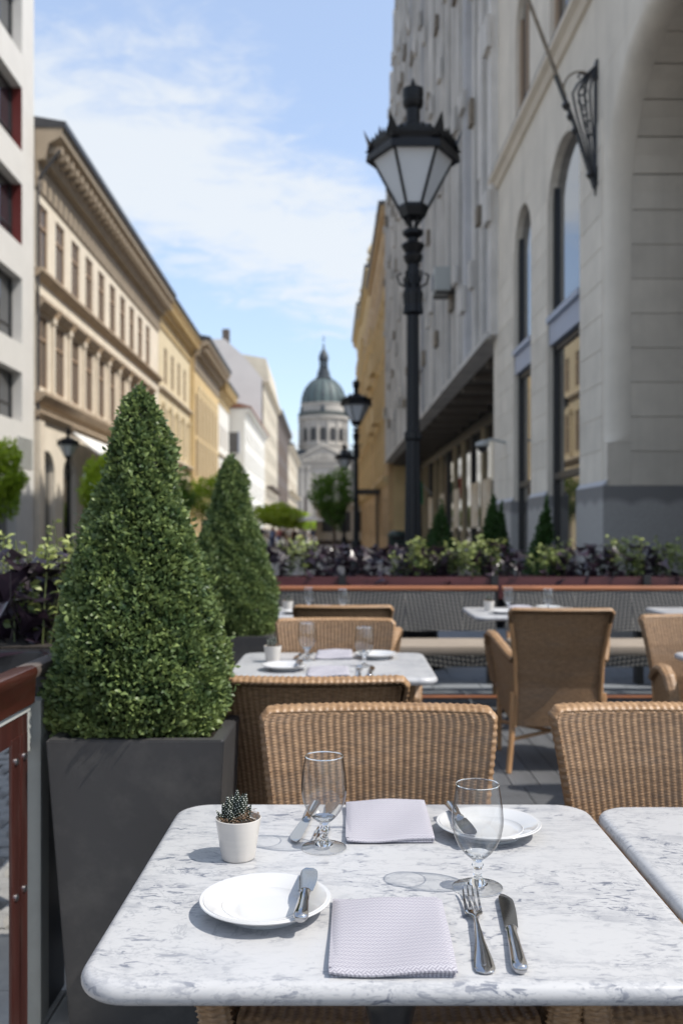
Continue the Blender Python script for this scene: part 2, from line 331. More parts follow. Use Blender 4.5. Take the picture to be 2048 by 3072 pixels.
# ---------------------------------------------------------------- mesh helpers
class MB:
    def __init__(s): s.v = []; s.f = []; s.sm = False
    def add(s, vs, fs):
        o = len(s.v); s.v += [tuple(p) for p in vs]; s.f += [tuple(i + o for i in f) for f in fs]; return s
    def box(s, x0, x1, y0, y1, z0, z1):
        return s.add([(x0,y0,z0),(x1,y0,z0),(x1,y1,z0),(x0,y1,z0),(x0,y0,z1),(x1,y0,z1),(x1,y1,z1),(x0,y1,z1)],
                     [(0,3,2,1),(4,5,6,7),(0,1,5,4),(1,2,6,5),(2,3,7,6),(3,0,4,7)])
    def fb(s, F, t0, t1, n0, n1, z0, z1):      # box in facade coordinates
        P = [F(t0,n0,z0),F(t1,n0,z0),F(t1,n1,z0),F(t0,n1,z0),F(t0,n0,z1),F(t1,n0,z1),F(t1,n1,z1),F(t0,n1,z1)]
        return s.add(P, [(0,3,2,1),(4,5,6,7),(0,1,5,4),(1,2,6,5),(2,3,7,6),(3,0,4,7)])
    def quad(s, a, b, c, d): return s.add([a,b,c,d], [(0,1,2,3)])
    def prism(s, F, t0, t1, poly):               # poly of (n,z) swept from t0 to t1
        k = len(poly); P = [F(t0,n,z) for n,z in poly] + [F(t1,n,z) for n,z in poly]
        return s.add(P, [tuple(range(k)), tuple(range(2*k-1, k-1, -1))] + [(i,(i+1)%k,(i+1)%k+k,i+k) for i in range(k)])
    def tube(s, pts, rad, seg=10, cap=True):
        pts = [Vector(p) for p in pts]; n = len(pts)
        if not hasattr(rad, '__len__'): rad = [rad]*n
        o = []; up = None
        for i in range(n):
            d = (pts[min(i+1,n-1)] - pts[max(i-1,0)]).normalized()
            if up is None: up = d.orthogonal().normalized()
            up = (up - d*up.dot(d)).normalized(); q = d.cross(up)
            for k in range(seg):
                a = 2*PI*k/seg; o.append(pts[i] + (up*math.cos(a) + q*math.sin(a))*rad[i])
        fs = [(i*seg+k, i*seg+(k+1)%seg, (i+1)*seg+(k+1)%seg, (i+1)*seg+k) for i in range(n-1) for k in range(seg)]
        if cap: fs += [tuple(range(seg-1,-1,-1)), tuple((n-1)*seg+k for k in range(seg))]
        return s.add(o, fs)
    def lathe(s, prof, c=(0,0,0), seg=24, a0=0.0, capb=True, capt=True):
        o = []
        for r, z in prof:
            for k in range(seg):
                a = a0 + 2*PI*k/seg; o.append((c[0]+r*math.cos(a), c[1]+r*math.sin(a), c[2]+z))
        n = len(prof); fs = [(i*seg+k, i*seg+(k+1)%seg, (i+1)*seg+(k+1)%seg, (i+1)*seg+k) for i in range(n-1) for k in range(seg)]
        if capb: fs.append(tuple(range(seg-1,-1,-1)))
        if capt: fs.append(tuple((n-1)*seg+k for k in range(seg)))
        return s.add(o, fs)
    def mesh(s, name, material, smooth=False, recalc=False, bevel=0.0):
        me = bpy.data.meshes.new(name); me.from_pydata(s.v, [], s.f)
        if recalc or bevel:
            b = bmesh.new(); b.from_mesh(me)
            bmesh.ops.recalc_face_normals(b, faces=b.faces)
            if bevel: bmesh.ops.bevel(b, geom=list(b.edges), offset=bevel, segments=2, profile=0.7, affect='EDGES')
            b.to_mesh(me); b.free()
        me.materials.append(M_[material] if isinstance(material, str) else material)
        if smooth:
            me.polygons.foreach_set('use_smooth', [True]*len(me.polygons))
            try: me.set_sharp_from_angle(angle=math.radians(42))
            except Exception: pass
        me.update(); return me
def add(name, me, parent=None, loc=(0,0,0), rot=(0,0,0)):
    o = bpy.data.objects.new(name, me); C.objects.link(o); o.parent = parent; o.location = loc; o.rotation_euler = rot; return o
def tag(o, label=None, cat=None, group=None, kind=None):
    if label: o['label'] = label
    if cat: o['category'] = cat
    if group: o['group'] = group
    if kind: o['kind'] = kind
    return o
def thing(name, label, cat, loc=(0,0,0), group=None, rz=0):
    o = bpy.data.objects.new(name, None); C.objects.link(o); o.location = loc; o.rotation_euler = (0,0,rz); o.empty_display_size = 0.1
    return tag(o, label, cat, group)
def part(mb, name, material, root, smooth=False, bevel=0.0, label=None, world=True, kind=None):
    """world coordinates mesh -> child of root (root unrotated)"""
    o = add(name, mb.mesh(name, material, smooth, bevel=bevel), root, tuple(-c for c in root.location) if world else (0,0,0))
    if label: o['label'] = label
    if kind: o['kind'] = kind
    return o
def copy_tree(o, parent=None):
    c = o.copy(); C.objects.link(c); c.parent = parent
    for ch in list(o.children): copy_tree(ch, c)
    return c

def grid_mesh(name, P, material, smooth=True, closed_u=False):
    nu, nv = P.shape[0], P.shape[1]
    idx = np.arange(nu*nv).reshape(nu, nv)
    if closed_u: a = idx; b = np.roll(idx, -1, axis=0); q = np.stack([a[:, :-1], b[:, :-1], b[:, 1:], a[:, 1:]], -1)
    else: q = np.stack([idx[:-1, :-1], idx[1:, :-1], idx[1:, 1:], idx[:-1, 1:]], -1)
    return np_mesh(name, P.reshape(-1, 3), q.reshape(-1, 4), material, smooth)
def np_mesh(name, V, Fq, material, smooth=False, rnd=None):
    me = bpy.data.meshes.new(name); k = Fq.shape[1]
    me.vertices.add(len(V)); me.vertices.foreach_set('co', np.asarray(V, dtype=np.float32).ravel())
    me.loops.add(Fq.size); me.loops.foreach_set('vertex_index', Fq.astype(np.int32).ravel())
    me.polygons.add(len(Fq)); me.polygons.foreach_set('loop_start', np.arange(0, Fq.size, k, dtype=np.int32))
    me.polygons.foreach_set('loop_total', np.full(len(Fq), k, dtype=np.int32))
    if smooth: me.polygons.foreach_set('use_smooth', np.ones(len(Fq), dtype=bool))
    me.materials.append(M_[material])
    if rnd is not None:
        at = me.attributes.new('rnd', 'FLOAT', 'POINT'); at.data.foreach_set('value', np.asarray(rnd, dtype=np.float32))
    me.update(); me.validate(); return me

def leaves(points, dirs, size, width, rnd, normals=None, fold=0.25, jit=0.3):
    """six-vertex folded leaves: returns V (n*6,3), F (n*4,3), R"""
    n = len(points); d = dirs/np.linalg.norm(dirs, axis=1, keepdims=True)
    up = RNG.normal(size=(n,3)) if normals is None else normals + RNG.normal(size=(n,3))*jit
    s = np.cross(d, up); s /= np.linalg.norm(s, axis=1, keepdims=True)+1e-9; nn = np.cross(s, d)
    sz = size*(0.7+0.6*RNG.random(n))[:,None]; wd = width*(0.75+0.5*RNG.random(n))[:,None]
    b = points; t = points + d*sz - nn*sz*0.12
    l1 = points + d*sz*0.35 + s*wd*0.5 + nn*wd*fold; r1 = points + d*sz*0.35 - s*wd*0.5 + nn*wd*fold
    l2 = points + d*sz*0.72 + s*wd*0.38 + nn*wd*fold*0.7; r2 = points + d*sz*0.72 - s*wd*0.38 + nn*wd*fold*0.7
    V = np.stack([b,l1,l2,t,r2,r1], 1).reshape(-1,3)
    base = np.arange(n)[:,None]*6
    F = np.concatenate([base+np.array([[0,1,5]]), base+np.array([[1,2,5]]), base+np.array([[2,4,5]]), base+np.array([[2,3,4]])], 0)
    return V, F, np.repeat(rnd, 6)

def FL(a):   # facade map for the left side of the street (offset a<0), n positive goes into the building
    return lambda t, n, z: (a - n - 0.0214*t, t, z)
def FR(a):
    return lambda t, n, z: (a + n - 0.0214*t, t, z)

def wall_sheet(mb, F, t0, t1, z0, z1, ops, depth=0.3, n0=0.0):
    ts = sorted({t0, t1, *[o[0] for o in ops], *[o[1] for o in ops]}); zs = sorted({z0, z1, *[o[2] for o in ops], *[o[3] for o in ops]})
    for i in range(len(ts)-1):
        for j in range(len(zs)-1):
            tm = (ts[i]+ts[i+1])/2; zm = (zs[j]+zs[j+1])/2
            if any(o[0] < tm < o[1] and o[2] < zm < o[3] for o in ops): continue
            mb.quad(F(ts[i],n0,zs[j]), F(ts[i+1],n0,zs[j]), F(ts[i+1],n0,zs[j+1]), F(ts[i],n0,zs[j+1]))
    for a, b, c, e in [o[:4] for o in ops]:
        n1 = n0 + depth
        mb.quad(F(a,n0,c),F(a,n1,c),F(a,n1,e),F(a,n0,e)); mb.quad(F(b,n0,c),F(b,n1,c),F(b,n1,e),F(b,n0,e))
        mb.quad(F(a,n0,e),F(b,n0,e),F(b,n1,e),F(a,n1,e)); mb.quad(F(a,n0,c),F(b,n0,c),F(b,n1,c),F(a,n1,c))

def arch_fill(mb, F, t0, t1, zs, zt, depth, n0=0.0, seg=12):
    """fills the two corners between an arch curve (spring zs, crown zt) and the square opening"""
    tc = (t0+t1)/2; hw = (t1-t0)/2
    pts = [(tc + hw*math.cos(PI*k/seg), zs + (zt-zs)*math.sin(PI*k/seg)) for k in range(seg+1)]
    for k in range(seg):
        (ta, za), (tb, zb) = pts[k], pts[k+1]
        mb.quad(F(ta,n0+.004,za), F(tb,n0+.004,zb), F(tb,n0+.004,zt), F(ta,n0+.004,zt))
        mb.quad(F(ta,n0+.004,za), F(tb,n0+.004,zb), F(tb,n0+depth,zb), F(ta,n0+depth,za))

def window_proto(F0, w, h, fr=0.08, mull=1, trans=0.66, mat_f='woodframe', depth=0.12):
    """frame + pane meshes in facade axes around t=0..w, z=0..h at n=0"""
    f = MB(); F = F0
    f.fb(F, 0, fr, 0, depth, 0, h); f.fb(F, w-fr, w, 0, depth, 0, h); f.fb(F, fr, w-fr, 0, depth, 0, fr); f.fb(F, fr, w-fr, 0, depth, h-fr, h)
    for k in range(mull):
        c = w*(k+1)/(mull+1); f.fb(F, c-fr*0.4, c+fr*0.4, 0.01, depth*0.8, fr, h-fr)
    if trans: f.fb(F, fr, w-fr, -0.01, depth*0.9, h*trans-fr*0.6, h*trans+fr*0.6)
    p = MB(); p.quad(F(fr*.5, depth*.6, fr*.5), F(w-fr*.5, depth*.6, fr*.5), F(w-fr*.5, depth*.6, h-fr*.5), F(fr*.5, depth*.6, h-fr*.5))
    return f.mesh('window', mat_f), p
def put_windows(root, proto_f, proto_p, F, spots, n):
    me = proto_p
    for t, z in spots:
        x, y, zz_ = F(t, n, z)
        o = add('window', proto_f, root, (x-root.location.x, y-root.location.y, zz_-root.location.z)); add('pane', me, o)
def axes(sgn): return lambda t, n, z: (sgn*n - 0.0214*t, t, z)
AL, AR = axes(-1), axes(1)

# ================================================================ GROUND
def struct(name, mb, m, smooth=False):
    o = add(name, mb.mesh(name, m, smooth)); o['kind'] = 'structure'; return o
g = MB(); g.quad((-900,-200,0),(900,-200,0),(900,1800,0),(-900,1800,0)); struct('ground', g, 'ground')
g = MB(); g.quad((-11.2,-30,0.004),(-2.7,-30,0.004),(-3.4,34,0.004),(-11.9,34,0.004)); struct('road', g, 'asphalt')
g = MB(); g.quad((-0.76,-2,-.026),(4.6,-2,-.026),(4.6,7.0,-.026),(-0.76,7.0,-.026)); deck = struct('terrace_deck', g, 'joint')
def slab_mesh(nm, lx, ly, h, m, bev=0.004, grooves=0):
    mb = MB()
    if grooves:
        mb.box(0, lx, 0, ly, -h, 0)
        k = grooves
        for i in range(k):
            x = lx*(i+0.25)/k; mb.box(x, x+lx*0.5/k, 0.002, ly-0.002, 0.0005, 0.0035)
        return mb.mesh(nm, m)
    mb.box(0, lx, 0, ly, -h, 0); return mb.mesh(nm, m, bevel=bev)
pm = slab_mesh('plank', 0.135, 2.2, 0.022, 'plank', grooves=7)
cm = slab_mesh('plank', 0.135, 1.6, 0.022, 'plank', grooves=7)
for row, y0 in enumerate((2.62, 4.62 - 2.2 + 0.13,)):
    pass
for k in range(0, 24):                              # boards running away from the camera
    add('plank', pm, deck, (-0.72 + k*0.141, 4.72, -.004))
for r in range(3):                                  # crosswise boards
    for c in range(3):
        add('plank', cm, deck, (-0.72 + 1.6*(c+1) + c*0.005, 4.57 - r*0.141 , -.004), (0, 0, PI/2))
for k in range(0, 24):
    add('plank', pm, deck, (-0.72 + k*0.141, 2.07, -.004))
    add('plank', pm, deck, (-0.72 + k*0.141, -0.14, -.004))
sm = slab_mesh('paving_slab', 0.395, 0.595, 0.03, 'slab')
g = MB(); g.quad((-2.4,7.0,0.012),(5.6,7.0,0.012),(5.6,13.0,0.012),(-2.4,13.0,0.012)); pv = struct('pavement', g, 'joint')
for i in range(18):
    for j in range(9):
        add('paving_slab', sm, pv, (-2.3 + i*0.4 + (0.2 if j % 2 else 0), 7.2 + j*0.6 - 0.2, 0.050 + 0.002*random.random()))
# cobbles on the street side of the railing
g = MB(); g.quad((-2.9,2.2,0.008),(-0.80,2.2,0.008),(-0.80,7.4,0.008),(-2.9,7.4,0.008)); cb = struct('cobbled_lane', g, 'joint')
cob = []
for q in range(3):
    mb = MB(); lx, ly = 0.15, 0.105; h = 0.035
    b = 0.018; dx = [random.uniform(-.008,.008) for _ in range(8)]
    mb.add([(0,0,-h),(lx,0,-h),(lx,ly,-h),(0,ly,-h),(0+dx[0],0+dx[1],-.012),(lx+dx[2],0,-.012),(lx+dx[3],ly+dx[4],-.012),(0,ly+dx[5],-.012),
            (b,b,0),(lx-b,b,.003),(lx-b,ly-b,0),(b,ly-b,-.003)],
           [(0,1,5,4),(1,2,6,5),(2,3,7,6),(3,0,4,7),(4,5,9,8),(5,6,10,9),(6,7,11,10),(7,4,8,11),(8,9,10,11)])
    cob.append(mb.mesh('cobble', 'cobble', smooth=False))
n_c = 0
for j in range(40):
    for i in range(7):
        if n_c >= 290: break
        add('cobble', random.choice(cob), cb, (-2.0 + i*0.162 + (0.08 if j % 2 else 0), 2.95 + j*0.113, 0.042 + random.uniform(-.003,.003)), (random.uniform(-.03,.03), random.uniform(-.03,.03), random.uniform(-.05,.05))); n_c += 1
rest = MB()
for j in range(60):
    for i in range(12):
        x = -2.0 - (i+1)*0.162 + (0.08 if j % 2 else 0); y = 2.95 + j*0.113
        if j < 40 and i > 6: continue
        rest.box(x+.006, x+.156, y+.005, y+.105, 0.008, 0.040+random.uniform(-.003,.003))
o = part(rest, 'cobble_field', 'cobble', cb, world=False, kind='stuff')
ks = slab_mesh('kerb_stone', 0.5, 0.34, 0.05, 'kerb')
for i in range(5):
    for j in range(3): add('kerb_stone', ks, cb, (-2.9 + i*0.505 + 0.1*j, 2.6 - j*0.345, 0.055))

# ================================================================ BUILDINGS, right side
# --- limestone building with arch
F = FR(3.4); X0 = F(7.5, 0, 0)
R1 = thing('stone_building', 'grey limestone building with tall arched windows and a big portal arch at right', 'building', X0)
mb = MB()
win = [(12.65,14.5),(15.7,17.15)]
ops = [(8.02,11.58,0,7.05)] + [(a,b,0.3,7.08) for a,b in win] + [(a+.12,b-.12,8.75,11.0) for a,b in win]
wall_sheet(mb, F, 7.5, 18.9, 0, 16, ops[:1], 0.02); mbw = MB()
mb = MB(); wall_sheet(mb, F, 7.5, 18.9, 0, 16, ops, 0.34)
for a,b in win:
    arch_fill(mb, F, a, b, 6.35, 7.08, 0.34); arch_fill(mb, F, a+.12, b-.12, 10.3, 11.0, 0.34)
# portal spandrels
Yc, Zc, Ro, Ri = 9.8, 5.27, 1.78, 1.60
seg = 28
for k in range(seg):
    a0 = PI*k/seg; a1 = PI*(k+1)/seg
    ta, za = Yc+Ro*math.cos(a0), Zc+Ro*math.sin(a0); tb, zb = Yc+Ro*math.cos(a1), Zc+Ro*math.sin(a1)
    mb.quad(F(ta,0.002,za),F(tb,0.002,zb),F(tb,0.002,7.06),F(ta,0.002,7.06))
mb.fb(F, 7.5, 18.9, 0.35, 9, 11.2, 15.98); mb.fb(F, 18.2, 18.88, 0.35, 9, 0, 11.2)
mb.fb(F, 7.52, 8.0, 0.02, 6, 0, 11.2)
part(mb, 'wall', 'lime', R1)
# cove moulding round the portal
path = [(Yc+1, 2.45+ (Zc-2.45)*k/8, 0.0) for k in range(9)]
def cove(sgn):
    rows = []
    prm = [('v', 2.42 + .02*k) for k in range(10)] + [('v', 2.6 + (Zc-2.6)*k/8) for k in range(1,9)] + [('a', PI/2*k/14) for k in range(1, 15)]
    for kind, v in prm:
        r = []
        for j in range(9):
            al = PI/2*j/8
            off = Ro - (Ro-Ri)*(math.sin(al)); nn = 0.29*(1-math.cos(al))        # concave quarter
            fade = 1.0
            if kind == 'v' and v < 2.60:
                fade = math.sqrt(max(0, 1-((2.60-v)/0.18)**2))
                off = Ri + (off-Ri)*fade; nn = nn*fade
            if kind == 'v': r.append(F(Yc+sgn*off, nn, v))
            else: r.append(F(Yc+sgn*off*math.cos(v), nn, Zc+off*math.sin(v)))
        rows.append(r)
    return np.array(rows)
for sgn in (1, -1):
    b = MB()
    for v0 in np.linspace(2.42, 2.58, 5):
        v1 = v0+.04; f_ = [math.sqrt(max(0, 1-((2.60-v)/.18)**2)) if v < 2.6 else 1 for v in (v0, v1)]
        b.quad(F(Yc+sgn*(Ri+(Ro-Ri)*f_[0]),0,v0),F(Yc+sgn*(Ro+.001),0,v0),F(Yc+sgn*(Ro+.001),0,v1),F(Yc+sgn*(Ri+(Ro-Ri)*f_[1]),0,v1))
        b.quad(F(Yc+sgn*Ri,.29*f_[0],v0),F(Yc+sgn*Ri,.293,v0),F(Yc+sgn*Ri,.293,v1),F(Yc+sgn*Ri,.29*f_[1],v1))
    part(b, 'cove_stop', 'lime', R1)
for sgn in (1, -1): 
    me = grid_mesh('cove_moulding', cove(sgn), 'lime'); add('cove_moulding', me, R1, tuple(-c for c in R1.location))
for sgn in (1, -1):
    t0, t1 = sorted((Yc+sgn*Ri, Yc+sgn*Ro)); mb = MB(); mb.fb(F, t0, t1, 0.001, 0.29, 0, 2.425); part(mb, 'jamb_corner', 'lime', R1)
# stone courses of the portal reveal
course = (Zc-1.9)/8
z = 1.9
blocks = []
while z < Zc-0.05:
    z1 = z+course
    b = MB(); b.fb(F, Yc+Ri, Yc+Ri+0.1, 0.292, 2.4, z+.004, z1-.004); part(b, 'stone', 'limeb', R1); z += course
for k in range(12):
    a0, a1 = PI*k/12+.004, PI*(k+1)/12-.004; b = MB(); P = []
    for a in (a0, (a0+a1)/2, a1):
        for r in (Ri, Ri+.1):
            for n_ in (0.292, 2.4): P.append(F(Yc+r*math.cos(a), n_, Zc+r*math.sin(a)))
    b.add(P, [(0,1,5,4),(4,5,9,8),(2,6,7,3),(6,10,11,7),(0,4,6,2),(4,8,10,6),(1,3,7,5),(5,7,11,9)]); part(b, 'stone', 'limeb', R1)
mb = MB(); mb.fb(F, Yc+Ri+.03, 12.3, 0.36, 2.35, 0, 7.2); mb.fb(F, 7.55, Yc-Ri-.03, .36, 2.35, 0, 5.2); mb.fb(F, 8.0, 11.55, .36, 2.3, 7.0, 7.6); part(mb, 'passage_wall', 'taupe', R1)
mb = MB(); mb.fb(F, Yc-Ri, Yc+Ri+.05, 2.42, 2.5, 0, 7.2); part(mb, 'portal_door', 'darkframe', R1)
# pier blocks with recessed joints
for (a, b2) in ((11.585,12.63),(14.52,15.68),(17.17,18.88)):
    z = 1.93
    while z < 6.3:
        b = MB(); b.fb(F, a+.004, b2-.004, -0.008, 0.0, z+.005, min(z+course,6.5)-.005); part(b, 'stone', 'limeb', R1); z += course
# granite plinth
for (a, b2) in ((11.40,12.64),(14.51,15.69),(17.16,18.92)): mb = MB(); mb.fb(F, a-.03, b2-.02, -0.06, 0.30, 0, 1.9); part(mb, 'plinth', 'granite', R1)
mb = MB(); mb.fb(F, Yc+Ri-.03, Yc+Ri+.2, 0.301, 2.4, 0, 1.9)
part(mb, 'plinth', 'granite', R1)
for (a, b2) in ((11.40,12.64),(14.51,15.69),(17.16,18.92)): mb = MB(); mb.prism(F, a-.03, b2-.02, [(-.06,1.902),(-.012,1.97),(-.012,1.902)]); part(mb, 'plinth_cap', 'granitecap', R1)
# cornice
mb = MB(); mb.prism(F, 7.5, 18.95, [(0,8.2),(-.05,8.22),(-.09,8.32),(-.17,8.38),(-.17,8.46),(0,8.5)]); part(mb, 'cornice', 'creamtrim', R1)
mb = MB(); mb.fb(F, 7.5, 18.95, -.172, -.02, 8.462, 8.49); part(mb, 'flashing', 'roofdark', R1)
# windows of the stone building
for i, (a, b2) in enumerate(win):
    fr = MB(); n_ = 0.10
    for t in (a, b2-.09): fr.fb(F, t, t+.09, n_-.02, n_+.08, .3, 6.9)
    fr.fb(F, a+.09, b2-.09, n_-.02, n_+.08, 2.14, 2.24); fr.fb(F, a+.09, b2-.09, n_, n_+.08, 4.12, 4.21); fr.fb(F, a+.09, b2-.09, n_, n_+.08, .3, .42)
    wf = part(fr, 'window', 'darkframe', R1)
    for z0, z1, m in ((.42,2.14,'panes'),(2.24,4.12,'panes'),(4.66,7.08,'pane')):
        p = MB(); p.quad(F(a,n_+.03,z0),F(b2,n_+.03,z0),F(b2,n_+.03,z1),F(a,n_+.03,z1)); add('pane', p.mesh('pane', m), wf)
    sp = MB(); sp.fb(F, a+.01, b2-.01, .02, .3, 4.215, 4.56); sp.fb(F, a+.01, b2-.01, -.03, .3, 4.56, 4.65); part(sp, 'spandrel_panel', 'bluepanel', R1)
    w2 = MB()
    for t in (a+.12, b2-.2): w2.fb(F, t, t+.08, n_-.02, n_+.06, 8.75, 11.0)
    w2.fb(F, (a+b2)/2-.03, (a+b2)/2+.03, n_-.02, n_+.06, 8.75, 11)
    wf = part(w2, 'window', 'woodframe', R1)
    p = MB(); p.quad(F(a+.1,n_+.03,8.75),F(b2-.1,n_+.03,8.75),F(b2-.1,n_+.03,11),F(a+.1,n_+.03,11)); add('pane', p.mesh('pane','pane'), wf)
mb = MB(); mb.fb(F, 12.2, 18.7, 0.6, 8.8, 0, 0.2); part(mb, 'interior_floor', 'soffit', R1)

# security camera on the corner of the stone building
p0 = Vector(F(17.9, 0, 3.05))
sc = thing('security_camera', 'small white dome security camera on a wall bracket of the stone building', 'camera', p0)
mb = MB(); mb.tube([p0, p0+Vector((-.25,0,.06)), p0+Vector((-.42,0,.02))], .03); part(mb, 'bracket', 'palemetal', sc)
mb = MB(); mb.lathe([(.03,.1),(.13,.06),(.14,0),(.11,-.02)], p0+Vector((-.45,0,-.06))); part(mb, 'housing', 'palemetal', sc, True)
mb = MB(); mb.lathe([(.105,-.02),(.09,-.08),(.05,-.12),(.01,-.13)], p0+Vector((-.45,0,-.06))); part(mb, 'dome', 'darkframe', sc, True)

# flagpole on its scroll bracket
wx, wy, _ = F(11.83, 0, 0)
fp = thing('flagpole_bracket', 'black wrought iron scroll bracket holding a leaning flagpole beside the arch', 'flagpole', (wx, wy, 5.75))
mb = MB(); mb.tube([(wx-.03,wy,5.70),(2.86,wy,6.50),(2.62,wy,7.12)], [.035,.03,.03], 8)
for z_, r in ((5.86,.06),(6.42,.05),(6.6,.045),(6.74,.06)):
    x_ = wx-.03 + (2.62-wx+.03)*(z_-5.7)/(7.12-5.7); mb.lathe([(r*.5,-.05),(r,0),(r*.5,.05)], (x_,wy,z_), 8)
part(mb, 'arm', 'iron', fp, True)
mb = MB(); mb.tube([(2.74,wy,6.85),(1.55,wy,10.0)], [.028,.022], 8); part(mb, 'pole', 'relief', fp, True)
mb = MB(); mb.tube([(wx-.02,wy,5.75),(wx-.02,wy,7.25)], .025, 6); mb.box(wx-.03,wx+.0,wy-.06,wy+.06,5.72,5.95); mb.box(wx-.03,wx,wy-.06,wy+.06,7.05,7.3)
part(mb, 'wall_bar', 'iron', fp)
mb = MB()
for m_ in range(1, 5):
    pts = []
    for q in np.linspace(0, 1, 16):
        o_ = (.085*m_)*(.25+.75*q)*math.sin(min(q*1.25,1)*PI*.5)*(1 if q < .82 else max(.05,1-(q-.82)/.18*.95))
        pts.append((wx-.02-o_, wy+.012*math.sin(m_*2+q*9), 5.80+1.42*q-.05*m_*(1-q)))
    mb.tube(pts, [.010+.008*q for q in np.linspace(0,1,16)], 6)
for k in range(6):
    z0, r_ = 6.35+.15*k, .045+.011*k; cx_ = wx-.05-r_-.012*k
    mb.tube([(cx_+r_*(1-.13*i2)*math.cos(i2*.75+k), wy+.01, z0+r_*(1-.13*i2)*math.sin(i2*.75+k)) for i2 in range(8)], .014, 6)
part(mb, 'scrollwork', 'iron', fp, True)
mb = MB(); mb.tube([(2.72+.42*(1-math.cos(a))*.5*1.0, wy, 6.95+.22*math.sin(a)) for a in np.linspace(0, PI, 12)], .014, 6); part(mb, 'ring', 'relief', fp, True)

# --- grey cast-panel building with overhang
t0, t1 = 18.95, 53.4
R2 = thing('office_building', 'grey concrete-fin office block with upper floors jutting out over shop windows', 'building', F(t0, 0, 0))
ztop = lambda t: 27.4 if t < 47 else 27.4-4.4*(t-47)/4 if t < 51 else 23-2.6*(t-51)/2.4
mb = MB()
prof = [(t0,5.41),(t1,5.41),(t1,20.4),(51,23),(47,27.4),(t0,27.4)]
k = len(prof); P = [F(t,0.25,z) for t,z in prof] + [F(t,9,z) for t,z in prof]
mb.add(P, [tuple(range(k)), tuple(range(2*k-1,k-1,-1))] + [(i,(i+1)%k,(i+1)%k+k,i+k) for i in range(k)])
part(mb, 'wall', 'concrete2', R2)
nf = 30; step = (t1-t0)/nf
rr = random.Random(5)
for i in range(nf+1):
    t = t0+i*step; zt = ztop(min(t,t1))-.1
    d_ = rr.uniform(.10,.17)*(1+.35*(t-t0)/(t1-t0)); wd = rr.choice((.26,.34,.42))
    b = MB(); b.fb(F, t-wd/2, t+wd/2, -d_, 0.26, 5.30, zt); part(b, 'fin', 'concrete' if rr.random() < .75 else 'concrete2', R2)
    z = 6.2+rr.uniform(0,2)
    while z < zt-1:
        b = MB(); b.fb(F, t-wd*.62, t+wd*.62, -d_-.10, -d_-.002, z, z+rr.uniform(.3,.7)); part(b, 'capital', 'relief' if rr.random() < .28 else 'concrete', R2); z += rr.uniform(1.8,5)
for i in range(nf):
    t = t0+(i+.5)*step; zt = ztop(t+step*.5)
    z = 5.42; sl = .26; hw = step/2-.15
    dark = MB(); dark.quad(F(t-hw,.16,5.4),F(t+hw,.16,5.4),F(t+hw,.16,zt-.2),F(t-hw,.16,zt-.2)); part(dark, 'dark_slot', 'darkframe', R2)
    while z < zt-1.2:
        h = rr.uniform(1.3, 3.4); z2 = min(z+h, zt-.1)
        b = MB(); b.fb(F, t-hw+sl, t+hw-.04, rr.choice((-.05,.0,.04)), .15, z, z2); part(b, 'panel', 'concrete' if rr.random() < .7 else 'concrete2', R2)
        if rr.random() < .5 and z2+.9 < zt:
            p = MB(); p.quad(F(t-hw+sl,.1,z2),F(t+hw,.1,z2),F(t+hw,.1,z2+1.1),F(t-hw+sl,.1,z2+1.1)); part(p, 'pane', 'pane', R2); z = z2+1.1
        else: z = z2+.05
# overhang soffit with beams, recessed glass shop front
mb = MB(); mb.fb(F, t0, t1, -.2, .25, 5.28, 5.405); part(mb, 'edge_beam', 'concrete', R2)
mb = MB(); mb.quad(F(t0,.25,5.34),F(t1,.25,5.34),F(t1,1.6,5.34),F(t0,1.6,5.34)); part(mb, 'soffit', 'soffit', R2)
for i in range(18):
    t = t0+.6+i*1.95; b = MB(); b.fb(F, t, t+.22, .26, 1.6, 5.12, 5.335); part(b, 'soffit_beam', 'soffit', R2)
b = MB(); b.fb(F, t0, t1-.02, 1.66, 1.9, 4.75, 5.33); b.fb(F, t0, t1-.02, 1.62, 1.9, 0, .35); part(b, 'shopfront_frame', 'darkframe', R2)
for i in range(15):
    ta = t0+.1+i*2.29; b = MB(); b.fb(F, ta, ta+.14, 1.6, 1.75, .35, 4.75); m1 = part(b, 'mullion', 'shopwarm' if i % 3 else 'darkframe', R2)
    b = MB(); b.quad(F(ta+.14,1.7,.35),F(ta+2.29,1.7,.35),F(ta+2.29,1.7,4.75),F(ta+.14,1.7,4.75)); part(b, 'pane', 'panes', R2)
    if i in (2,4,5,7,9,11):
        b = MB(); b.fb(F, ta+.3, ta+1.8, 1.52, 1.56, 1.5, 3.0); part(b, 'poster', 'poster', R2)
b = MB(); b.fb(F, t0-.03, t0+.4, .02, 1.6, 0, 5.3); part(b, 'end_pier', 'lime', R2)
# air conditioner
x, y, z = F(24.6, -.45, 7.6)
ac = thing('air_conditioner', 'pale grey air conditioner unit mounted on the grey office facade', 'air conditioner', (x, y, z))
b = MB(); b.box(x-.2,x+.22,y-.45,y+.45,z,z+.62); part(b, 'casing', 'palemetal', ac, bevel=.02)
b = MB(); b.tube([(x-.2+.0,y,z+.31),(x-.22,y,z+.31)], .24, 16); part(b, 'fan_grille', 'darkframe', ac)
for q in (-.3,.3):
    b = MB(); b.box(x-.15,x+.45,y+q-.02,y+q+.02,z-.05,z-.005); part(b, 'bracket', 'darkframe', ac)

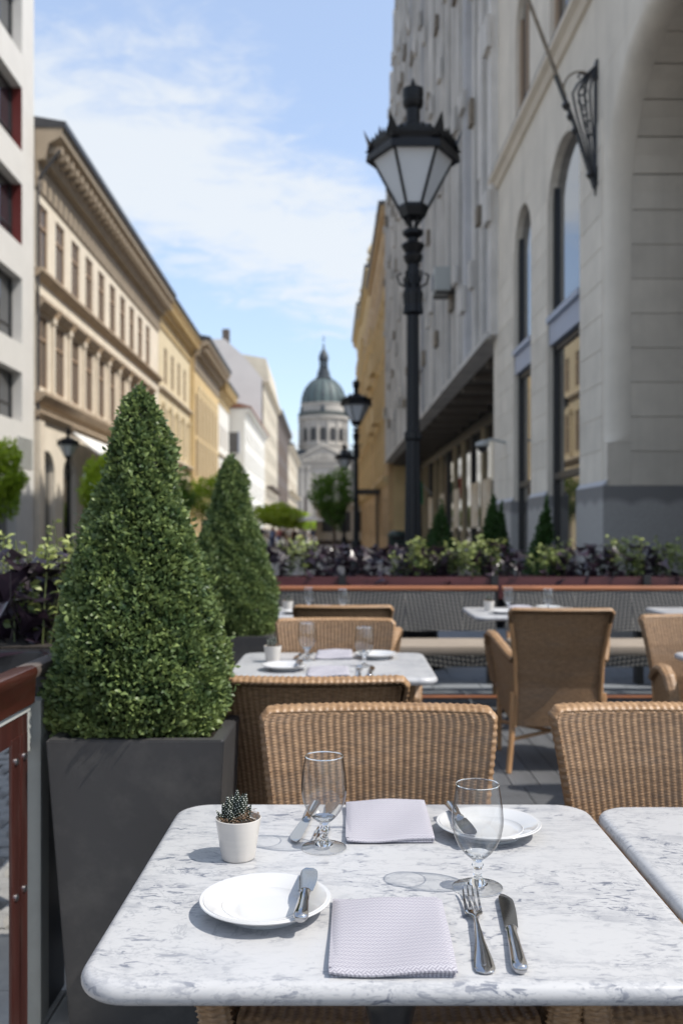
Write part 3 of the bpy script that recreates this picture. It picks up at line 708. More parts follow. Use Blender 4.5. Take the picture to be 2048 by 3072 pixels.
def facade_building(name, label, F, A, t0, t1, H, wallm, rows, frame='woodframe', spacing=2.8, ww=1.3, depth=10, corn=('taupe',0.9,1.4), roofm='roofdark', roof=2.0, ledges=(), ledgem='brownledge', pil=None, cat='building', group=None, t_first=None, hood=None, ground=None):
    root = thing(name, label, cat, F(t0,0,0), group)
    n = max(1, int((t1-t0)/spacing)); tf = t_first if t_first is not None else t0 + ((t1-t0)-(n-1)*spacing)/2
    cs = [tf+i*spacing for i in range(n) if tf+i*spacing+ww/2 < t1]
    ops = [(c-ww/2, c+ww/2, z0, z1) for (z0, z1) in rows for c in cs]
    gops = []
    if ground:
        gz, gw, gs = ground; m = int((t1-t0)/gs); 
        gops = [(t0+(i+.5)*(t1-t0)/m-gw/2, t0+(i+.5)*(t1-t0)/m+gw/2, 0.1, gz) for i in range(m)]
    wb = MB(); wall_sheet(wb, F, t0, t1, 0, H, ops+gops, .3)
    for q in gops: arch_fill(wb, F, q[0], q[1], q[3]-gw/2*.8, q[3], .3, seg=10)
    wb.quad(F(t0,0,0),F(t0,depth,0),F(t0,depth,H),F(t0,0,H)); wb.quad(F(t1,0,0),F(t1,depth,0),F(t1,depth,H),F(t1,0,H))
    wb.quad(F(t0,0,H),F(t1,0,H),F(t1,depth,H),F(t0,depth,H))
    part(wb, 'wall', wallm, root)
    b = MB(); b.quad(F(t0,.6,.05),F(t1,.6,.05),F(t1,.6,H-.2),F(t0,.6,H-.2)); part(b, 'dark_interior', 'joint', root)
    for (z0, z1) in rows:
        fm, pb = window_proto(A, ww, z1-z0, .09, 1, .68, frame); pmh = pb.mesh('pane', 'paned')
        put_windows(root, fm, pmh, F, [(c-ww/2, z0) for c in cs], .05)
        sb = MB()
    for q in gops:
        b = MB(); b.quad(F(q[0],.25,.1),F(q[1],.25,.1),F(q[1],.25,q[3]),F(q[0],.25,q[3])); part(b, 'shop_window', 'pane', root)
    for z, h, d_ in ledges:
        b = MB(); b.prism(F, t0, t1, [(0,z-h),(-d_*.5,z-h*.7),(-d_,z-h*.3),(-d_,z),(0,z)]); part(b, 'ledge', ledgem, root)
    if pil:
        z0, z1, pw, pd, pmn = pil; base = MB(); base.fb(A, -pw/2, pw/2, -pd, -.002, 0, z1-z0); base.fb(A, -pw*.7, pw*.7, -pd*1.4, -.001, z1-z0, z1-z0+.28); base.fb(A, -pw*.65, pw*.65, -pd*1.3, -.001, -.25, -.001)
        pme = base.mesh('pilaster', pmn)
        for c in [cs[0]-spacing/2]+[c+spacing/2 for c in cs]:
            if c-pw < t0 or c+pw > t1: continue
            x, y, z = F(c, 0, z0); add('pilaster', pme, root, (x-root.location.x, y-root.location.y, z))
    if hood:
        z, hh, hd, hm = hood; base = MB(); base.prism(A, -ww*.72, ww*.72, [(-.003,0),(-hd*.4,.02),(-hd,hh*.45),(-hd,hh*.65),(-.003,hh)]); hme = base.mesh('window_hood', hm)
        for c in cs: x, y, _ = F(c,0,0); add('window_hood', hme, root, (x-root.location.x, y-root.location.y, z))
    cm_, cd, ch = corn
    if cm_:
        b = MB(); b.prism(F, t0-.02, t1, [(-.004,H-ch*1.9),(-.1,H-ch*1.8),(-.12,H-ch*1.05),(-cd*.35,H-ch),(-cd*.5,H-ch*.55),(-cd*.95,H-ch*.35),(-cd,H-ch*.1),(-.004,H-ch*.1)])
        part(b, 'cornice', cm_, root)
        b = MB(); b.prism(F, t0-.05, t1+.02, [(-cd-.12,H-ch*.095),(-cd-.14,H+.12),(depth*.5,H+roof),(depth,H+.1),(depth,H-.02)]); part(b, 'roof', roofm, root)
        bb = MB(); bb.fb(A, -.14, .14, -cd*.9, -.13, 0, .3); bme = bb.mesh('cornice_bracket', cm_)
        m = int((t1-t0)/.85)
        if m < 60:
            for i in range(m):
                x, y, _ = F(t0+(i+.5)*(t1-t0)/m, 0, 0); add('cornice_bracket', bme, root, (x-root.location.x, y-root.location.y, H-ch*.78))
    return root

# --- golden ornate buildings further down on the right
b3 = facade_building('golden_building', 'golden stucco building with balconies right behind the grey office block', F, AR, 53.5, 72, 20.2, 'ochre2', [(1.0,3.4),(5.5,7.6),(9,11.2),(12.6,14.8),(16,17.8)], 'woodframe', 3.0, 1.3, 8, ('ochre2',.42,.9), 'roofdark', .6, ((4.6,.5,.3),(8.4,.3,.2),(12,.3,.2),(15.4,.3,.2)), 'ochre', pil=(5.2,15.2,.5,.12,'ochre'))
for (t, z) in ((60.5,8.3),(66.5,8.3),(63.5,12),(69.5,12)):
    b = MB(); b.fb(F, t-1.2, t+1.2, -.6, -.005, z, z+.18); b.fb(F, t-1.2, t+1.2, -.6, -.54, z+.18, z+1.1); part(b, 'balcony', 'ochre', b3)
facade_building('ornate_golden_building', 'ornate golden building between the balconied one and the far corner house', F, AR, 72.1, 90, 21.9, 'ochre2', [(1,3.6),(5.5,7.8),(9.4,11.6),(13,15.2),(16.6,18.8)], 'woodframe', 3.1, 1.3, 8, ('ochre',.5,.9), 'roofdark', .6, ((4.6,.5,.35),(8.8,.3,.3),(12.4,.3,.25),(16,.3,.25)), 'ochre', pil=(5.2,17,.6,.15,'ochre'))
b4 = facade_building('golden_corner_building', 'tallest golden corner building at the far right end of the street', F, AR, 90.1, 108, 23.4, 'ochre2', [(1,3.6),(5.5,7.8),(9.4,11.6),(13,15.2),(16.6,18.8)], 'woodframe', 3.1, 1.3, 8, ('ochre',.6,1.0), 'roofdark', .8, ((4.6,.5,.4),(8.8,.3,.3),(12.4,.3,.3),(16,.3,.3),(19.6,.3,.3)), 'ochre', pil=(5.2,20,.6,.2,'ochre'))
for q, (t, z) in enumerate(((107.3,24.2),(101,24.2),(95,24.2),(90.6,24.0),(84,22.6),(78,22.6),(72.6,22.4),(66,20.9),(60,20.9))):
    x, y, _ = F(t,-.1,z); b = MB(); b.lathe([(.3,-.2),(.34,.2),(.16,.4),(.3,.75),(.22,1.0),(.05,1.3)], (x,y,z), 8); part(b, 'roof_finial', 'ochre', b4 if t > 90 else b3)
# shaded near end wall below the overhang
b = MB(); b.fb(F, 53.35, 53.48, 0.3, 2.2, 0, 5.3); part(b, 'end_wall', 'ochre', b3)

# small flag
fx, fy, fz = F(44, .9, 4.0)
fl = thing('tricolour_flag', 'small hanging red white and green flag under the office overhang', 'flag', (fx, fy, fz-1.2))
b = MB(); b.tube([(fx+.6,fy,fz-.9),(fx-.4,fy,fz+.1)], .025, 6); part(b, 'pole', 'palemetal', fl)
for q, m_ in enumerate(('flagr','flagw','flagg')):
    rows = np.array([[(fx-.4+.34*q*.55+.19*u+.0, fy+.06*math.sin(5*u+3*v+q), fz-.02-.19*q*.5-.12*u-1.05*v) for v in np.linspace(0,1,6)] for u in np.linspace(0,1,4)])
    add('stripe', grid_mesh('stripe', rows, m_), fl, tuple(-c for c in fl.location))

# ================================================================ BUILDINGS, left side
G = FL(-13.0)
# --- white modern block
L1 = thing('modern_building', 'white modern block with deep red-lined windows at the left edge', 'building', G(22, 0, 0))
rows = [(6.0,8.1),(9.3,12.1),(13.5,16.1),(17.5,20.2),(21.6,24.4)]
cols = [(36.0,39.65),(30.5,34.2),(25,28.7)]
wb = MB(); ops = [(a,b_,z0,z1) for a,b_ in cols for z0,z1 in rows] + [(35.2,38.9,.1,4.0),(29.4,34.4,.1,4.0)]
wall_sheet(wb, G, 22, 41.25, 0, 27, ops, .55); wb.quad(G(41.25,0,0),G(41.25,9,0),G(41.25,9,27),G(41.25,0,27)); wb.quad(G(22,0,27),G(41.25,0,27),G(41.25,9,27),G(22,9,27)); part(wb, 'wall', 'white', L1)
for a, b_ in cols:
    for i, (z0, z1) in enumerate(rows):
        fr = MB(); n_ = .42
        for t in (a, (a+b_)/2, b_-.1): fr.fb(G, t, t+.1, n_, n_+.1, z0, z1)
        fr.fb(G, a, b_, n_, n_+.1, z0, z0+.12); fr.fb(G, a, b_, n_, n_+.1, z1-.12, z1); fr.fb(G, a, b_, n_+.01, n_+.09, z0+.7, z0+.78)
        wf = part(fr, 'window', 'darkframe', L1)
        p = MB(); p.quad(G(a,n_+.06,z0),G(b_,n_+.06,z0),G(b_,n_+.06,z1),G(a,n_+.06,z1)); add('pane', p.mesh('pane','pane'), wf)
        if i in (2, 3):
            p = MB(); p.fb(G, b_-.045, b_-.003, .003, .41, z0+.003, z1-.003); part(p, 'reveal_panel', 'redrev', L1)
for a, b_ in ((35.2,38.9),(29.4,34.4)):
    p = MB(); p.quad(G(a,.4,.1),G(b_,.4,.1),G(b_,.4,4),G(a,.4,4)); part(p, 'shop_window', 'pane', L1)
b = MB(); b.fb(G, 35.2, 38.9, .2, .3, 3.1, 3.98); part(b, 'shop_sign', 'palemetal', L1)
for k in range(8):
    b = MB(); b.fb(G, 39.1, 41.0, -.04, -.004, 4.1+k*.17, 4.1+k*.17+.1); part(b, 'louvre_slat', 'palemetal', L1)
# --- cream palace with deep cornice
L2 = facade_building('cream_palace', 'long cream palace with deep brown eaves and two rows of tall windows', G, AL, 41.35, 71.4, 19.4, 'cream', [(7.9,11.2),(13.15,16.2)], 'woodframe', 2.75, 1.5, 10, ('taupe',1.25,1.5), 'roofdark', 1.2,
     ((13.1,.45,.35),(7.6,.55,.5),(6.75,.35,.3)), 'brownledge', pil=(7.9,11.1,.36,.13,'creamtrim'), t_first=42.55, hood=(11.3,.75,.4,'brownledge'), ground=(5.1,2.3,3.4))
b = MB(); b.tube([G(41.45,-.12,.2),G(41.45,-.12,17)], .07, 6); b.tube([G(41.45,-.12,17),G(41.45,-1.1,18.3)], .07, 6); part(b, 'downpipe', 'roofdark', L2)
b = MB(); b.fb(G, 41.35, 42.0, -.25, -.004, 0, 6.3); part(b, 'corner_pillar', 'creamtrim', L2)
# awning
x, y, z = G(51, 0, 4.4)
aw = thing('awning', 'white sloping shop awning on the cream palace', 'awning', (x, y, z))
b = MB(); b.prism(G, 46.6, 56, [(-.26,6.35),(-.26,6.28),(-2.3,4.55),(-2.35,4.62)]); part(b, 'canopy', 'awning', aw)
b = MB(); b.prism(G, 46.6, 56, [(-2.36,4.6),(-2.39,4.6),(-2.39,4.2),(-2.36,4.2)]); part(b, 'valance', 'awning', aw)
# --- following buildings
facade_building('yellow_house', 'pale yellow house between the cream palace and the golden colonnade', G, AL, 71.5, 87.6, 19.4, 'paleyellow', [(7.9,11.2),(13.15,16.0)], 'woodframe', 3.3, 1.2, 10, ('ochre',1.1,1.2), 'roofdark', 1.2, ((12.6,.35,.3),(7.4,.4,.35)), 'creamtrim', pil=(7.9,11.2,.4,.22,'paleyellow'), ground=(4.8,2.2,4))
G2 = FL(-12.6)
facade_building('colonnaded_house', 'ochre house front with a giant order of columns on the left side', G2, AL, 87.7, 107, 19.6, 'ochre', [(1.2,3.8),(6.6,10.2),(10.6,14.6)], 'woodframe', 2.6, 1.5, 10, ('taupe',1.4,1.6), 'roofdark', 1.4, ((5.9,.5,.6),), 'brownledge', pil=(6.0,15.2,.7,.10,'paleyellow'))
facade_building('narrow_cream_house', 'narrow cream house just past the ochre colonnade', FL(-12.7), AL, 107.1, 119, 18.6, 'palewhite', [(1.2,3.8),(7,9.6),(11.4,14)], 'woodframe', 2.4, 1.0, 10, ('ochre',1.2,1.2), 'roofdark', 1.4, ((5.9,.4,.4),(10.5,.3,.3)), 'creamtrim')
facade_building('white_house', 'low white house with a small red roof before the tall firewall', FL(-10.75), AL, 120, 156.8, 17.4, 'palewhite', [(1.2,3.8),(6,8.4),(9.6,12),(13,15)], 'whiteframe', 2.9, 1.2, 12, ('palewhite',.7,.7), 'rooftile', 2.0, ((5.2,.4,.4),), 'palewhite')
# end wall windows of the white house
H1 = bpy.data.objects['white_house']
for zc in (6.4, 11.6):
    b = MB(); b.box(-15.6,-14.2,119.9,119.98,zc,zc+2.6); part(b, 'window', 'paned', H1)
    b = MB(); b.box(-15.8,-15.62,119.86,119.97,zc-.1,zc+2.7); b.box(-14.18,-14.0,119.86,119.97,zc-.1,zc+2.7); part(b, 'shutter', 'bluepanel', H1)
L4 = thing('firewall_building', 'tall pale building whose blank grey firewall slopes down toward the street', 'building', (-14,157,0))
Hh = FL(-11.0)
poly = [(11,0),(11,33.7),(6.5,33.9),(3.2,31),(0.2,27.3),(0.2,0)]
b = MB(); k = 6; P = [Hh(157,n_,z) for n_,z in poly]+[Hh(170,n_,z) for n_,z in poly]
b.add(P, [tuple(range(k)), tuple(range(2*k-1,k-1,-1))]+[(i,(i+1)%k,(i+1)%k+k,i+k) for i in range(k)]); part(b, 'firewall', 'palegrey', L4)
wb = MB(); cs = [160+i*3.4 for i in range(12)]; rows = [(6,8.6),(10,12.4),(14,16.4),(18,20.4),(22,24.4)]
wall_sheet(wb, Hh, 157.1, 201, 0, 27.2, [(c-.7,c+.7,z0,z1) for c in cs for z0,z1 in rows], .4, -.02); part(wb, 'facade', 'palecream', L4)
b = MB(); b.quad(Hh(157.2,.35,0),Hh(201,.35,0),Hh(201,.35,27),Hh(157.2,.35,27)); part(b, 'dark_interior', 'paned', L4)
b = MB(); b.prism(Hh, 172, 201, [(-.5,27.2),(-.5,28),(0.5,33.4),(5,34.2),(8,30),(8,27.2)]); part(b, 'attic', 'palecream', L4)
b = MB(); b.prism(Hh, 157.1, 201, [(-.02,26.4),(-.9,26.9),(-.9,27.5),(-.02,27.5)]); b.fb(Hh, 157.1, 201, -.9, -.02, 5, 5.4); part(b, 'cornice', 'palecream', L4)
b = MB(); 
for i in range(5): b.fb(Hh, 165+i*7, 169+i*7, -1.3, -.03, 9.2, 9.6)
part(b, 'balcony', 'darkbrown', L4)
b = MB(); b.fb(Hh, 160, 161.2, 6.0, 7.2, 33.5, 36.2); part(b, 'chimney', 'darkbrown', L4)
facade_building('dark_facade_house', 'narrow dark brown house squeezed between pale houses', FL(-11), AL, 201.2, 255, 27.6, 'darkbrown', [(4,7),(9,12),(14,17),(19,22)], 'woodframe', 4.5, 1.8, 12, ('darkbrown',1.0,1.4), 'roofdark', 2.5)
facade_building('far_cream_house', 'far cream house, last on the left before the basilica square', FL(-11), AL, 255.2, 330, 25.5, 'palecream', [(4,7),(9,12),(14,17),(19,22)], 'woodframe', 5.5, 2.0, 12, ('palecream',1.4,1.6), 'roofdark', 2.5, ((8,.6,1.4),(13,.6,1.4)), 'palecream')

# ================================================================ BASILICA
BX, BY = (968-1045)*440/2800, 440
B = thing('basilica', 'domed stone basilica closing the far end of the street', 'church', (BX, BY, 0))
def blat(name, m, prof, seg=40, c=(BX, BY+14, 0), smooth=True, a0=0):
    b = MB(); b.lathe(prof, c, seg, a0); return part(b, name, m, B, smooth)
blat('drum', 'basil', [(12.0,38),(12.0,42.3),(12.4,42.6),(12.4,43.4),(11.3,43.5),(11.3,55.2),(12.3,55.6),(12.5,57),(11.8,57.2),(10.8,57.3),(10.8,62.4),(11.2,62.8),(11.2,63.4)], 48)
zd = [(10.9,63.4)]+[(10.6*math.cos(a)**.9 if a<1.45 else 2.8, 63.5+12.8*math.sin(a)) for a in np.linspace(0,1.30,14)]
blat('dome', 'copper', zd, 48)
for k in range(16):
    a = 2*PI*k/16; b = MB(); b.tube([(BX+(r+.12)*math.cos(a), BY+14+(r+.12)*math.sin(a), z) for r,z in zd[1:]], .28, 6); part(b, 'rib', 'copperd', B)
blat('lantern_base', 'copperd', [(3.6,75.4),(3.9,76.6),(3.0,77.4),(3.2,79),(2.5,79.6),(2.6,80.7)], 24)
b = MB()
for k in range(8): a = 2*PI*k/8+.2; b.lathe([(.35,80.7),(.3,84.9)], (BX+1.75*math.cos(a), BY+14+1.75*math.sin(a), 0), 8)
part(b, 'lantern_column', 'copperd', B)
blat('lantern_cap', 'copperd', [(2.3,84.9),(2.5,85.6),(2.3,87),(1.6,88.8),(.6,90.4),(.35,91.4),(.6,92),(.3,92.6),(.1,93)], 24)
b = MB(); b.box(BX-.13,BX+.13,BY+13.9,BY+14.1,93,97.2); b.box(BX-.8,BX+.8,BY+13.9,BY+14.1,95.2,95.5); part(b, 'cross', 'copperd', B)
for k in range(15):                                                # drum windows and half columns
    a = 2*PI*k/15 - PI/2
    ux, uy = math.cos(a), math.sin(a)
    b = MB(); w_ = 1.35; P = []
    pts = [(-w_,0),(w_,0),(w_,5)]+[(w_*math.cos(q), 5+w_*math.sin(q)) for q in np.linspace(0.3,PI-.3,6)]+[(-w_,5)]
    for s_, z_ in pts: P.append((BX+ux*11.45-uy*s_, BY+14+uy*11.45+ux*s_, 45+z_))
    b.add(P, [tuple(range(len(P)))]); part(b, 'window', 'darkframe', B)
    a2 = a+PI/15
    b = MB(); b.lathe([(.75,43.5),(.55,44.5),(.5,53.6),(.8,55)], (BX+11.6*math.cos(a2), BY+14+11.6*math.sin(a2), 0), 8); part(b, 'column', 'basil', B)
    if k % 3 == 0:
        b = MB(); c_ = (BX+10.85*ux, BY+14+10.85*uy, 0); b.lathe([(1.0,58.6),(1.0,61),(.6,61.9)], c_, 8); part(b, 'attic_window', 'copperd', B)
    if k % 5 == 0:
        b = MB(); c_ = (BX+9.6*ux, BY+14+9.6*uy, 0); b.lathe([(.95,65),(.95,67.4),(.3,68.8)], c_, 8); part(b, 'dormer', 'copperd', B)
b = MB()
for k in range(64):
    a = 2*PI*k/64; b.lathe([(.18,57.2),(.18,58.6)], (BX+12.2*math.cos(a), BY+14+12.2*math.sin(a), 0), 4)
b.lathe([(12.35,58.6),(12.35,58.9),(12.0,58.9),(12.0,58.6)], (BX,BY+14,0), 48); part(b, 'balustrade', 'copper', B)
b = MB(); b.box(BX-17,BX+17,BY+3,BY+40,0,35.5); part(b, 'nave', 'basil', B)
b = MB(); b.box(BX-17.4,BX+17.4,BY+2.6,BY+40,35.52,36.6); b.box(BX-14,BX+14,BY+5,BY+26,36.62,40.6); part(b, 'nave_roof', 'copperd', B)
b = MB(); b.add([(BX-13.2,BY,35.2),(BX+13.2,BY,35.2),(BX,BY,41.9),(BX-13.2,BY+8,35.2),(BX+13.2,BY+8,35.2),(BX,BY+8,41.9)],[(0,1,2),(5,4,3),(0,2,5,3),(1,4,5,2)]); part(b, 'pediment', 'basil', B)
b = MB(); b.tube([(BX-13.6,BY-.3,35.4),(BX,BY-.3,42.3)], .55, 6); b.tube([(BX+13.6,BY-.3,35.4),(BX,BY-.3,42.3)], .55, 6); b.box(BX-13.7,BX+13.7,BY-.9,BY+.2,34.4,35.3); part(b, 'pediment_moulding', 'basil', B)
b = MB(); rq = random.Random(3)
for _ in range(30):
    q = rq.uniform(-9,9); h = (1-abs(q)/12)*rq.uniform(1,4.2); b.lathe([(.4,0),(.5,h*.5),(.25,h)], (BX+q,BY-.3,35.5), 6)
part(b, 'pediment_sculpture', 'basil', B)
b = MB(); FB = lambda t,n_,z: (BX+t, BY+.2+n_, z)
wall_sheet(b, FB, -13.2, 13.2, 0, 34.4, [(-5.2,5.2,0,27)], 3); arch_fill(b, FB, -5.2, 5.2, 21.8, 27, 3, seg=16); part(b, 'portal_front', 'basil', B)
b = MB(); b.quad((BX-5.2,BY+3.1,0),(BX+5.2,BY+3.1,0),(BX+5.2,BY+3.1,27),(BX-5.2,BY+3.1,27)); part(b, 'portal_recess', 'darkframe', B)
for x_ in (-12.2,-9.6,-6.6,6.6,9.6,12.2):
    b = MB(); b.box(BX+x_-.8,BX+x_+.8,BY-.4,BY+.19,3,31); b.box(BX+x_-1,BX+x_+1,BY-.7,BY+.18,31.01,32.6); part(b, 'pilaster', 'basil', B)
for x_ in (-8.1, 8.1):
    b = MB(); b.box(BX+x_-.7,BX+x_+.7,BY+.05,BY+.19,6,18); part(b, 'niche_window', 'darkbrown', B)
b = MB(); b.box(BX-13.4,BX+13.4,BY-.6,BY+.17,32.62,33.3); part(b, 'entablature', 'basil', B)
for s_ in (-1, 1):                                                  # the two bell towers flanking the front
    b = MB(); cx_ = BX+s_*20.5; b.box(cx_-5,cx_+5,BY-1,BY+9,0,46); b.box(cx_-5.4,cx_+5.4,BY-1.4,BY+9.4,46.02,47.2); b.lathe([(4.6,47.2),(4.4,50),(3,53.5),(.8,56),(.6,58.5),(.1,60)], (cx_,BY+4,0), 16); part(b, 'bell_tower', 'basil', B)

# kiosk, canopy, far umbrellas
K = thing('street_kiosk', 'cream pavilion with dark windows standing in the street below the basilica', 'kiosk', (-1.2,100,0))
b = MB(); b.box(-3.4,2.6,98,103,.5,4.0); part(b, 'body', 'kiosk', K)
b = MB(); b.box(-3.7,2.9,97.6,103.4,4.01,4.5); part(b, 'roof', 'kiosk', K)
b = MB(); b.box(-3.5,2.7,97.9,103.1,0,.49); part(b, 'base', 'darkbrown', K)
for x_ in (-2.8,-1.0,.8):
    b = MB(); b.box(x_,x_+1.2,97.93,97.98,1.4,3.5); part(b, 'window', 'darkframe', K)
cn = thing('street_canopy', 'dark flat canopy on posts in front of the golden building', 'canopy', (1.2,62,0))
b = MB(); b.box(.5,2.0,60,64,3.9,4.1); part(b, 'canopy_roof', 'awnd', cn)
for x_, y_ in ((.6,60.1),(1.9,60.1),(.6,63.9),(1.9,63.9)):
    b = MB(); b.tube([(x_,y_,0),(x_,y_,3.89)], .05, 6); part(b, 'post', 'awnd', cn)
bn = thing('litter_bin', 'dark green litter bin beside the yellow wall end', 'bin', (3.0,50,0))
b = MB(); b.lathe([(.42,0),(.5,.1),(.52,1.1),(.56,1.15),(.5,1.3),(.3,1.42)], (2.62,50,0), 16); part(b, 'body', 'binm', bn, True)
b = MB(); b.box(2.3,2.94,49.42,49.5,.95,1.12); part(b, 'slot', 'joint', bn)
for i, (x_, y_) in enumerate(((-5.2,92),(-3.9,97))):
    u = thing('parasol', ('wide white parasol over the crowd, the left one','white parasol over the crowd, the right one nearer the kiosk')[i], 'parasol', (x_,y_,0), 'white parasols in the street')
    b = MB(); b.lathe([(1.6,2.5),(.8,2.85),(.03,3.15)], (x_,y_,0), 8, capb=False); part(b, 'canopy', 'awning', u)
    b = MB(); b.tube([(x_,y_,0),(x_,y_,3.1)], .04, 6); part(b, 'pole', 'palemetal', u)

# ================================================================ STREET LAMPS
def make_lamp():
    r = thing('street_lamp', '', 'street lamp', (0,0,0))
    def lp(name, m, mb, smooth=True): return add(name, mb.mesh(name, m, smooth), r)
    b = MB(); b.lathe([(.30,0),(.30,.25),(.24,.3),(.22,.75),(.16,.85),(.13,.95),(.15,1.0),(.12,1.1)], seg=16); lp('base', 'lampiron', b)
    b = MB(); seg = 24; prof = [(1.1,.085),(1.6,.078),(2.2,.066),(2.22,.085),(2.28,.085),(2.3,.064),(3.4,.058),(3.42,.1),(3.5,.088),(3.6,.1),(3.66,.075),(3.9,.055)]
    P = []
    for z, rad in prof:
        for k in range(seg):
            a = 2*PI*k/seg; q = rad*(1 if k % 2 else .86); P.append((q*math.cos(a), q*math.sin(a), z))
    n = len(prof); b.add(P, [(i*seg+k, i*seg+(k+1)%seg, (i+1)*seg+(k+1)%seg, (i+1)*seg+k) for i in range(n-1) for k in range(seg)]); 
    lp('post', 'lampiron', b, False)
    b = MB(); b.lathe([(.055,3.88),(.085,3.92),(.095,3.96),(.075,3.99),(.115,4.06),(.1,4.08),(.052,4.10),(.052,4.13),(.10,4.17),(.10,4.20),(.06,4.22)], seg=20); lp('capital', 'lampiron', b)
    for k in range(6):
        a = 2*PI*k/6; c, s = math.cos(a), math.sin(a)
        b = MB(); b.tube([(.05*c,.05*s,4.2),(.035*c,.035*s,4.25),(.085*c,.085*s,4.32)], .012, 6); lp('scroll', 'lampiron', b)
        b = MB(); b.tube([(.05*c,.05*s,3.66),(.13*c,.13*s,3.70),(.15*c,.15*s,3.78),(.11*c,.11*s,3.80)], .011, 5); lp('scroll', 'lampiron', b)
    b = MB(); b.lathe([(.05,4.31),(.115,4.33),(.15,4.41),(.145,4.44),(.05,4.44)], seg=6, a0=0); lp('socket', 'lampiron', b, False)
    for k in range(6):
        a0 = 2*PI*k/6; a1 = a0+PI/3
        p = [(.135*math.cos(a0),.135*math.sin(a0),4.43),(.135*math.cos(a1),.135*math.sin(a1),4.43),(.39*math.cos(a1),.39*math.sin(a1),4.89),(.39*math.cos(a0),.39*math.sin(a0),4.89)]
        b = MB(); b.quad(*p); add('glass_pane', b.mesh('glass_pane', 'lampglass'), r)
        b = MB(); b.tube([(.14*math.cos(a0),.14*math.sin(a0),4.42),(.395*math.cos(a0),.395*math.sin(a0),4.9)], .014, 6); lp('glazing_bar', 'lampiron', b)
    b = MB(); b.lathe([(.39,4.87),(.45,4.86),(.44,4.93),(.42,4.96),(.44,5.0),(.40,5.02),(.28,5.12),(.12,5.20),(.12,5.2)], seg=6); lp('hood', 'lampiron', b, False)
    for k in range(6):
        a = 2*PI*k/6; c, s = math.cos(a), math.sin(a)
        b = MB(); b.add([(.41*c-.075*s,.41*s+.075*c,4.97),(.41*c+.075*s,.41*s-.075*c,4.97),(.475*c,.475*s,5.17),(.37*c,.37*s,5.0),(.46*c,.46*s,4.95)], [(0,1,2),(1,3,2),(3,0,2),(0,4,1),(4,0,3)])
        for q, h in ((.20,.075),(.35,.09),(.5,.13),(.65,.09),(.80,.075)):
            a1 = a+PI/3; x0 = .42*(c*(1-q)+math.cos(a1)*q); y0 = .42*(s*(1-q)+math.sin(a1)*q); tx, ty = (math.cos(a1)-c)*.07, (math.sin(a1)-s)*.07
            b.add([(x0-tx,y0-ty,4.98),(x0+tx,y0+ty,4.98),(x0*1.04,y0*1.04,5.0+h),(x0*.96,y0*.96,4.99)], [(0,1,2),(1,3,2),(3,0,2)])
        lp('crown_spike', 'lampiron', b, False)
    b = MB(); b.lathe([(.11,5.18),(.07,5.21),(.068,5.36),(.095,5.39),(.102,5.44),(.094,5.45),(.102,5.50),(.1,5.55),(.04,5.565),(.02,5.585),(.026,5.605),(.018,5.62),(.004,5.66)], seg=20); lp('chimney', 'lampiron', b)
    return r
lamp = make_lamp()
lamps = [((.614,8.9),0.0,'nearest black street lamp with hexagonal lantern, behind the flower trough'),
         ((.214,26.1),.1,'second black street lamp down the street, beside the golden building'),
         ((-.21,45.3),.0,'third and smallest black street lamp, beside the round tree'),
         ((-11.4,38.0),.2,'black street lamp across the road in front of the cream palace')]
for i, ((x, y), rz, lb) in enumerate(lamps):
    o = lamp if i == 0 else copy_tree(lamp)
    o.location = (x, y, 0); o.rotation_euler = (0,0,rz); tag(o, lb, 'street lamp', 'street lamps')

# ================================================================ TREES
def ball_crown(name, m, c, R, n, size, parent, shape=None):
    u = RNG.normal(size=(n,3)); u /= np.linalg.norm(u, axis=1, keepdims=True)
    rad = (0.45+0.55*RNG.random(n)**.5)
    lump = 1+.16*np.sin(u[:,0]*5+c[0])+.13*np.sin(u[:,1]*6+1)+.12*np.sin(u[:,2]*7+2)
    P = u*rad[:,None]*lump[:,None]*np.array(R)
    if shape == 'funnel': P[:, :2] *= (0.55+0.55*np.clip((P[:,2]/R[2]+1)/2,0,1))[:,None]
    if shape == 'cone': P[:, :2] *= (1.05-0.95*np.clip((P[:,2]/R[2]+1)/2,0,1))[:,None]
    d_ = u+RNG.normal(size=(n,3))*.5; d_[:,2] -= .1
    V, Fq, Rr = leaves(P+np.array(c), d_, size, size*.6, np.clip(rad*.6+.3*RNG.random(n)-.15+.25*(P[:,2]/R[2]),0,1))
    me = np_mesh(name, V, Fq, m, False, Rr); return me
def street_tree(name, label, x, y, trunk_h, R, m, n, size, cat='tree', group=None, shape=None):
    r = thing(name, label, cat, (x,y,0), group)
    b = MB(); b.tube([(0,0,0),(.02,0,trunk_h*.6),(0,.02,trunk_h+R[2]*.7)], [.09,.07,.03], 8); 
    for k in range(5):
        a = k*1.26; b.tube([(0,0,trunk_h*.9),(R[0]*.5*math.cos(a),R[1]*.5*math.sin(a),trunk_h+R[2]*.8)], [.04,.012], 5)
    add('trunk', b.mesh('trunk','bark'), r)
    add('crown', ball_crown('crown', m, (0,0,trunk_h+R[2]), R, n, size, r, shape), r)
    return r
street_tree('street_tree', 'round clipped dark green tree in front of the kiosk and basilica', -.60, 38, 1.75, (.92,.92,1.0), 'tree_leaf', 5200, .1, shape='funnel')
for i in range(7):
    x = -6.2-.03*i; y = 78+i*13
    street_tree('linden_tree', ('nearest and largest','second nearest','third nearest','middle','third farthest','second farthest','farthest and smallest')[i]+' of the lime green lindens in a row on the left pavement', x, y, 2.0, (1.7,2.6,.8), 'lime_leaf', 3000, .2, group='row of lime green lindens')
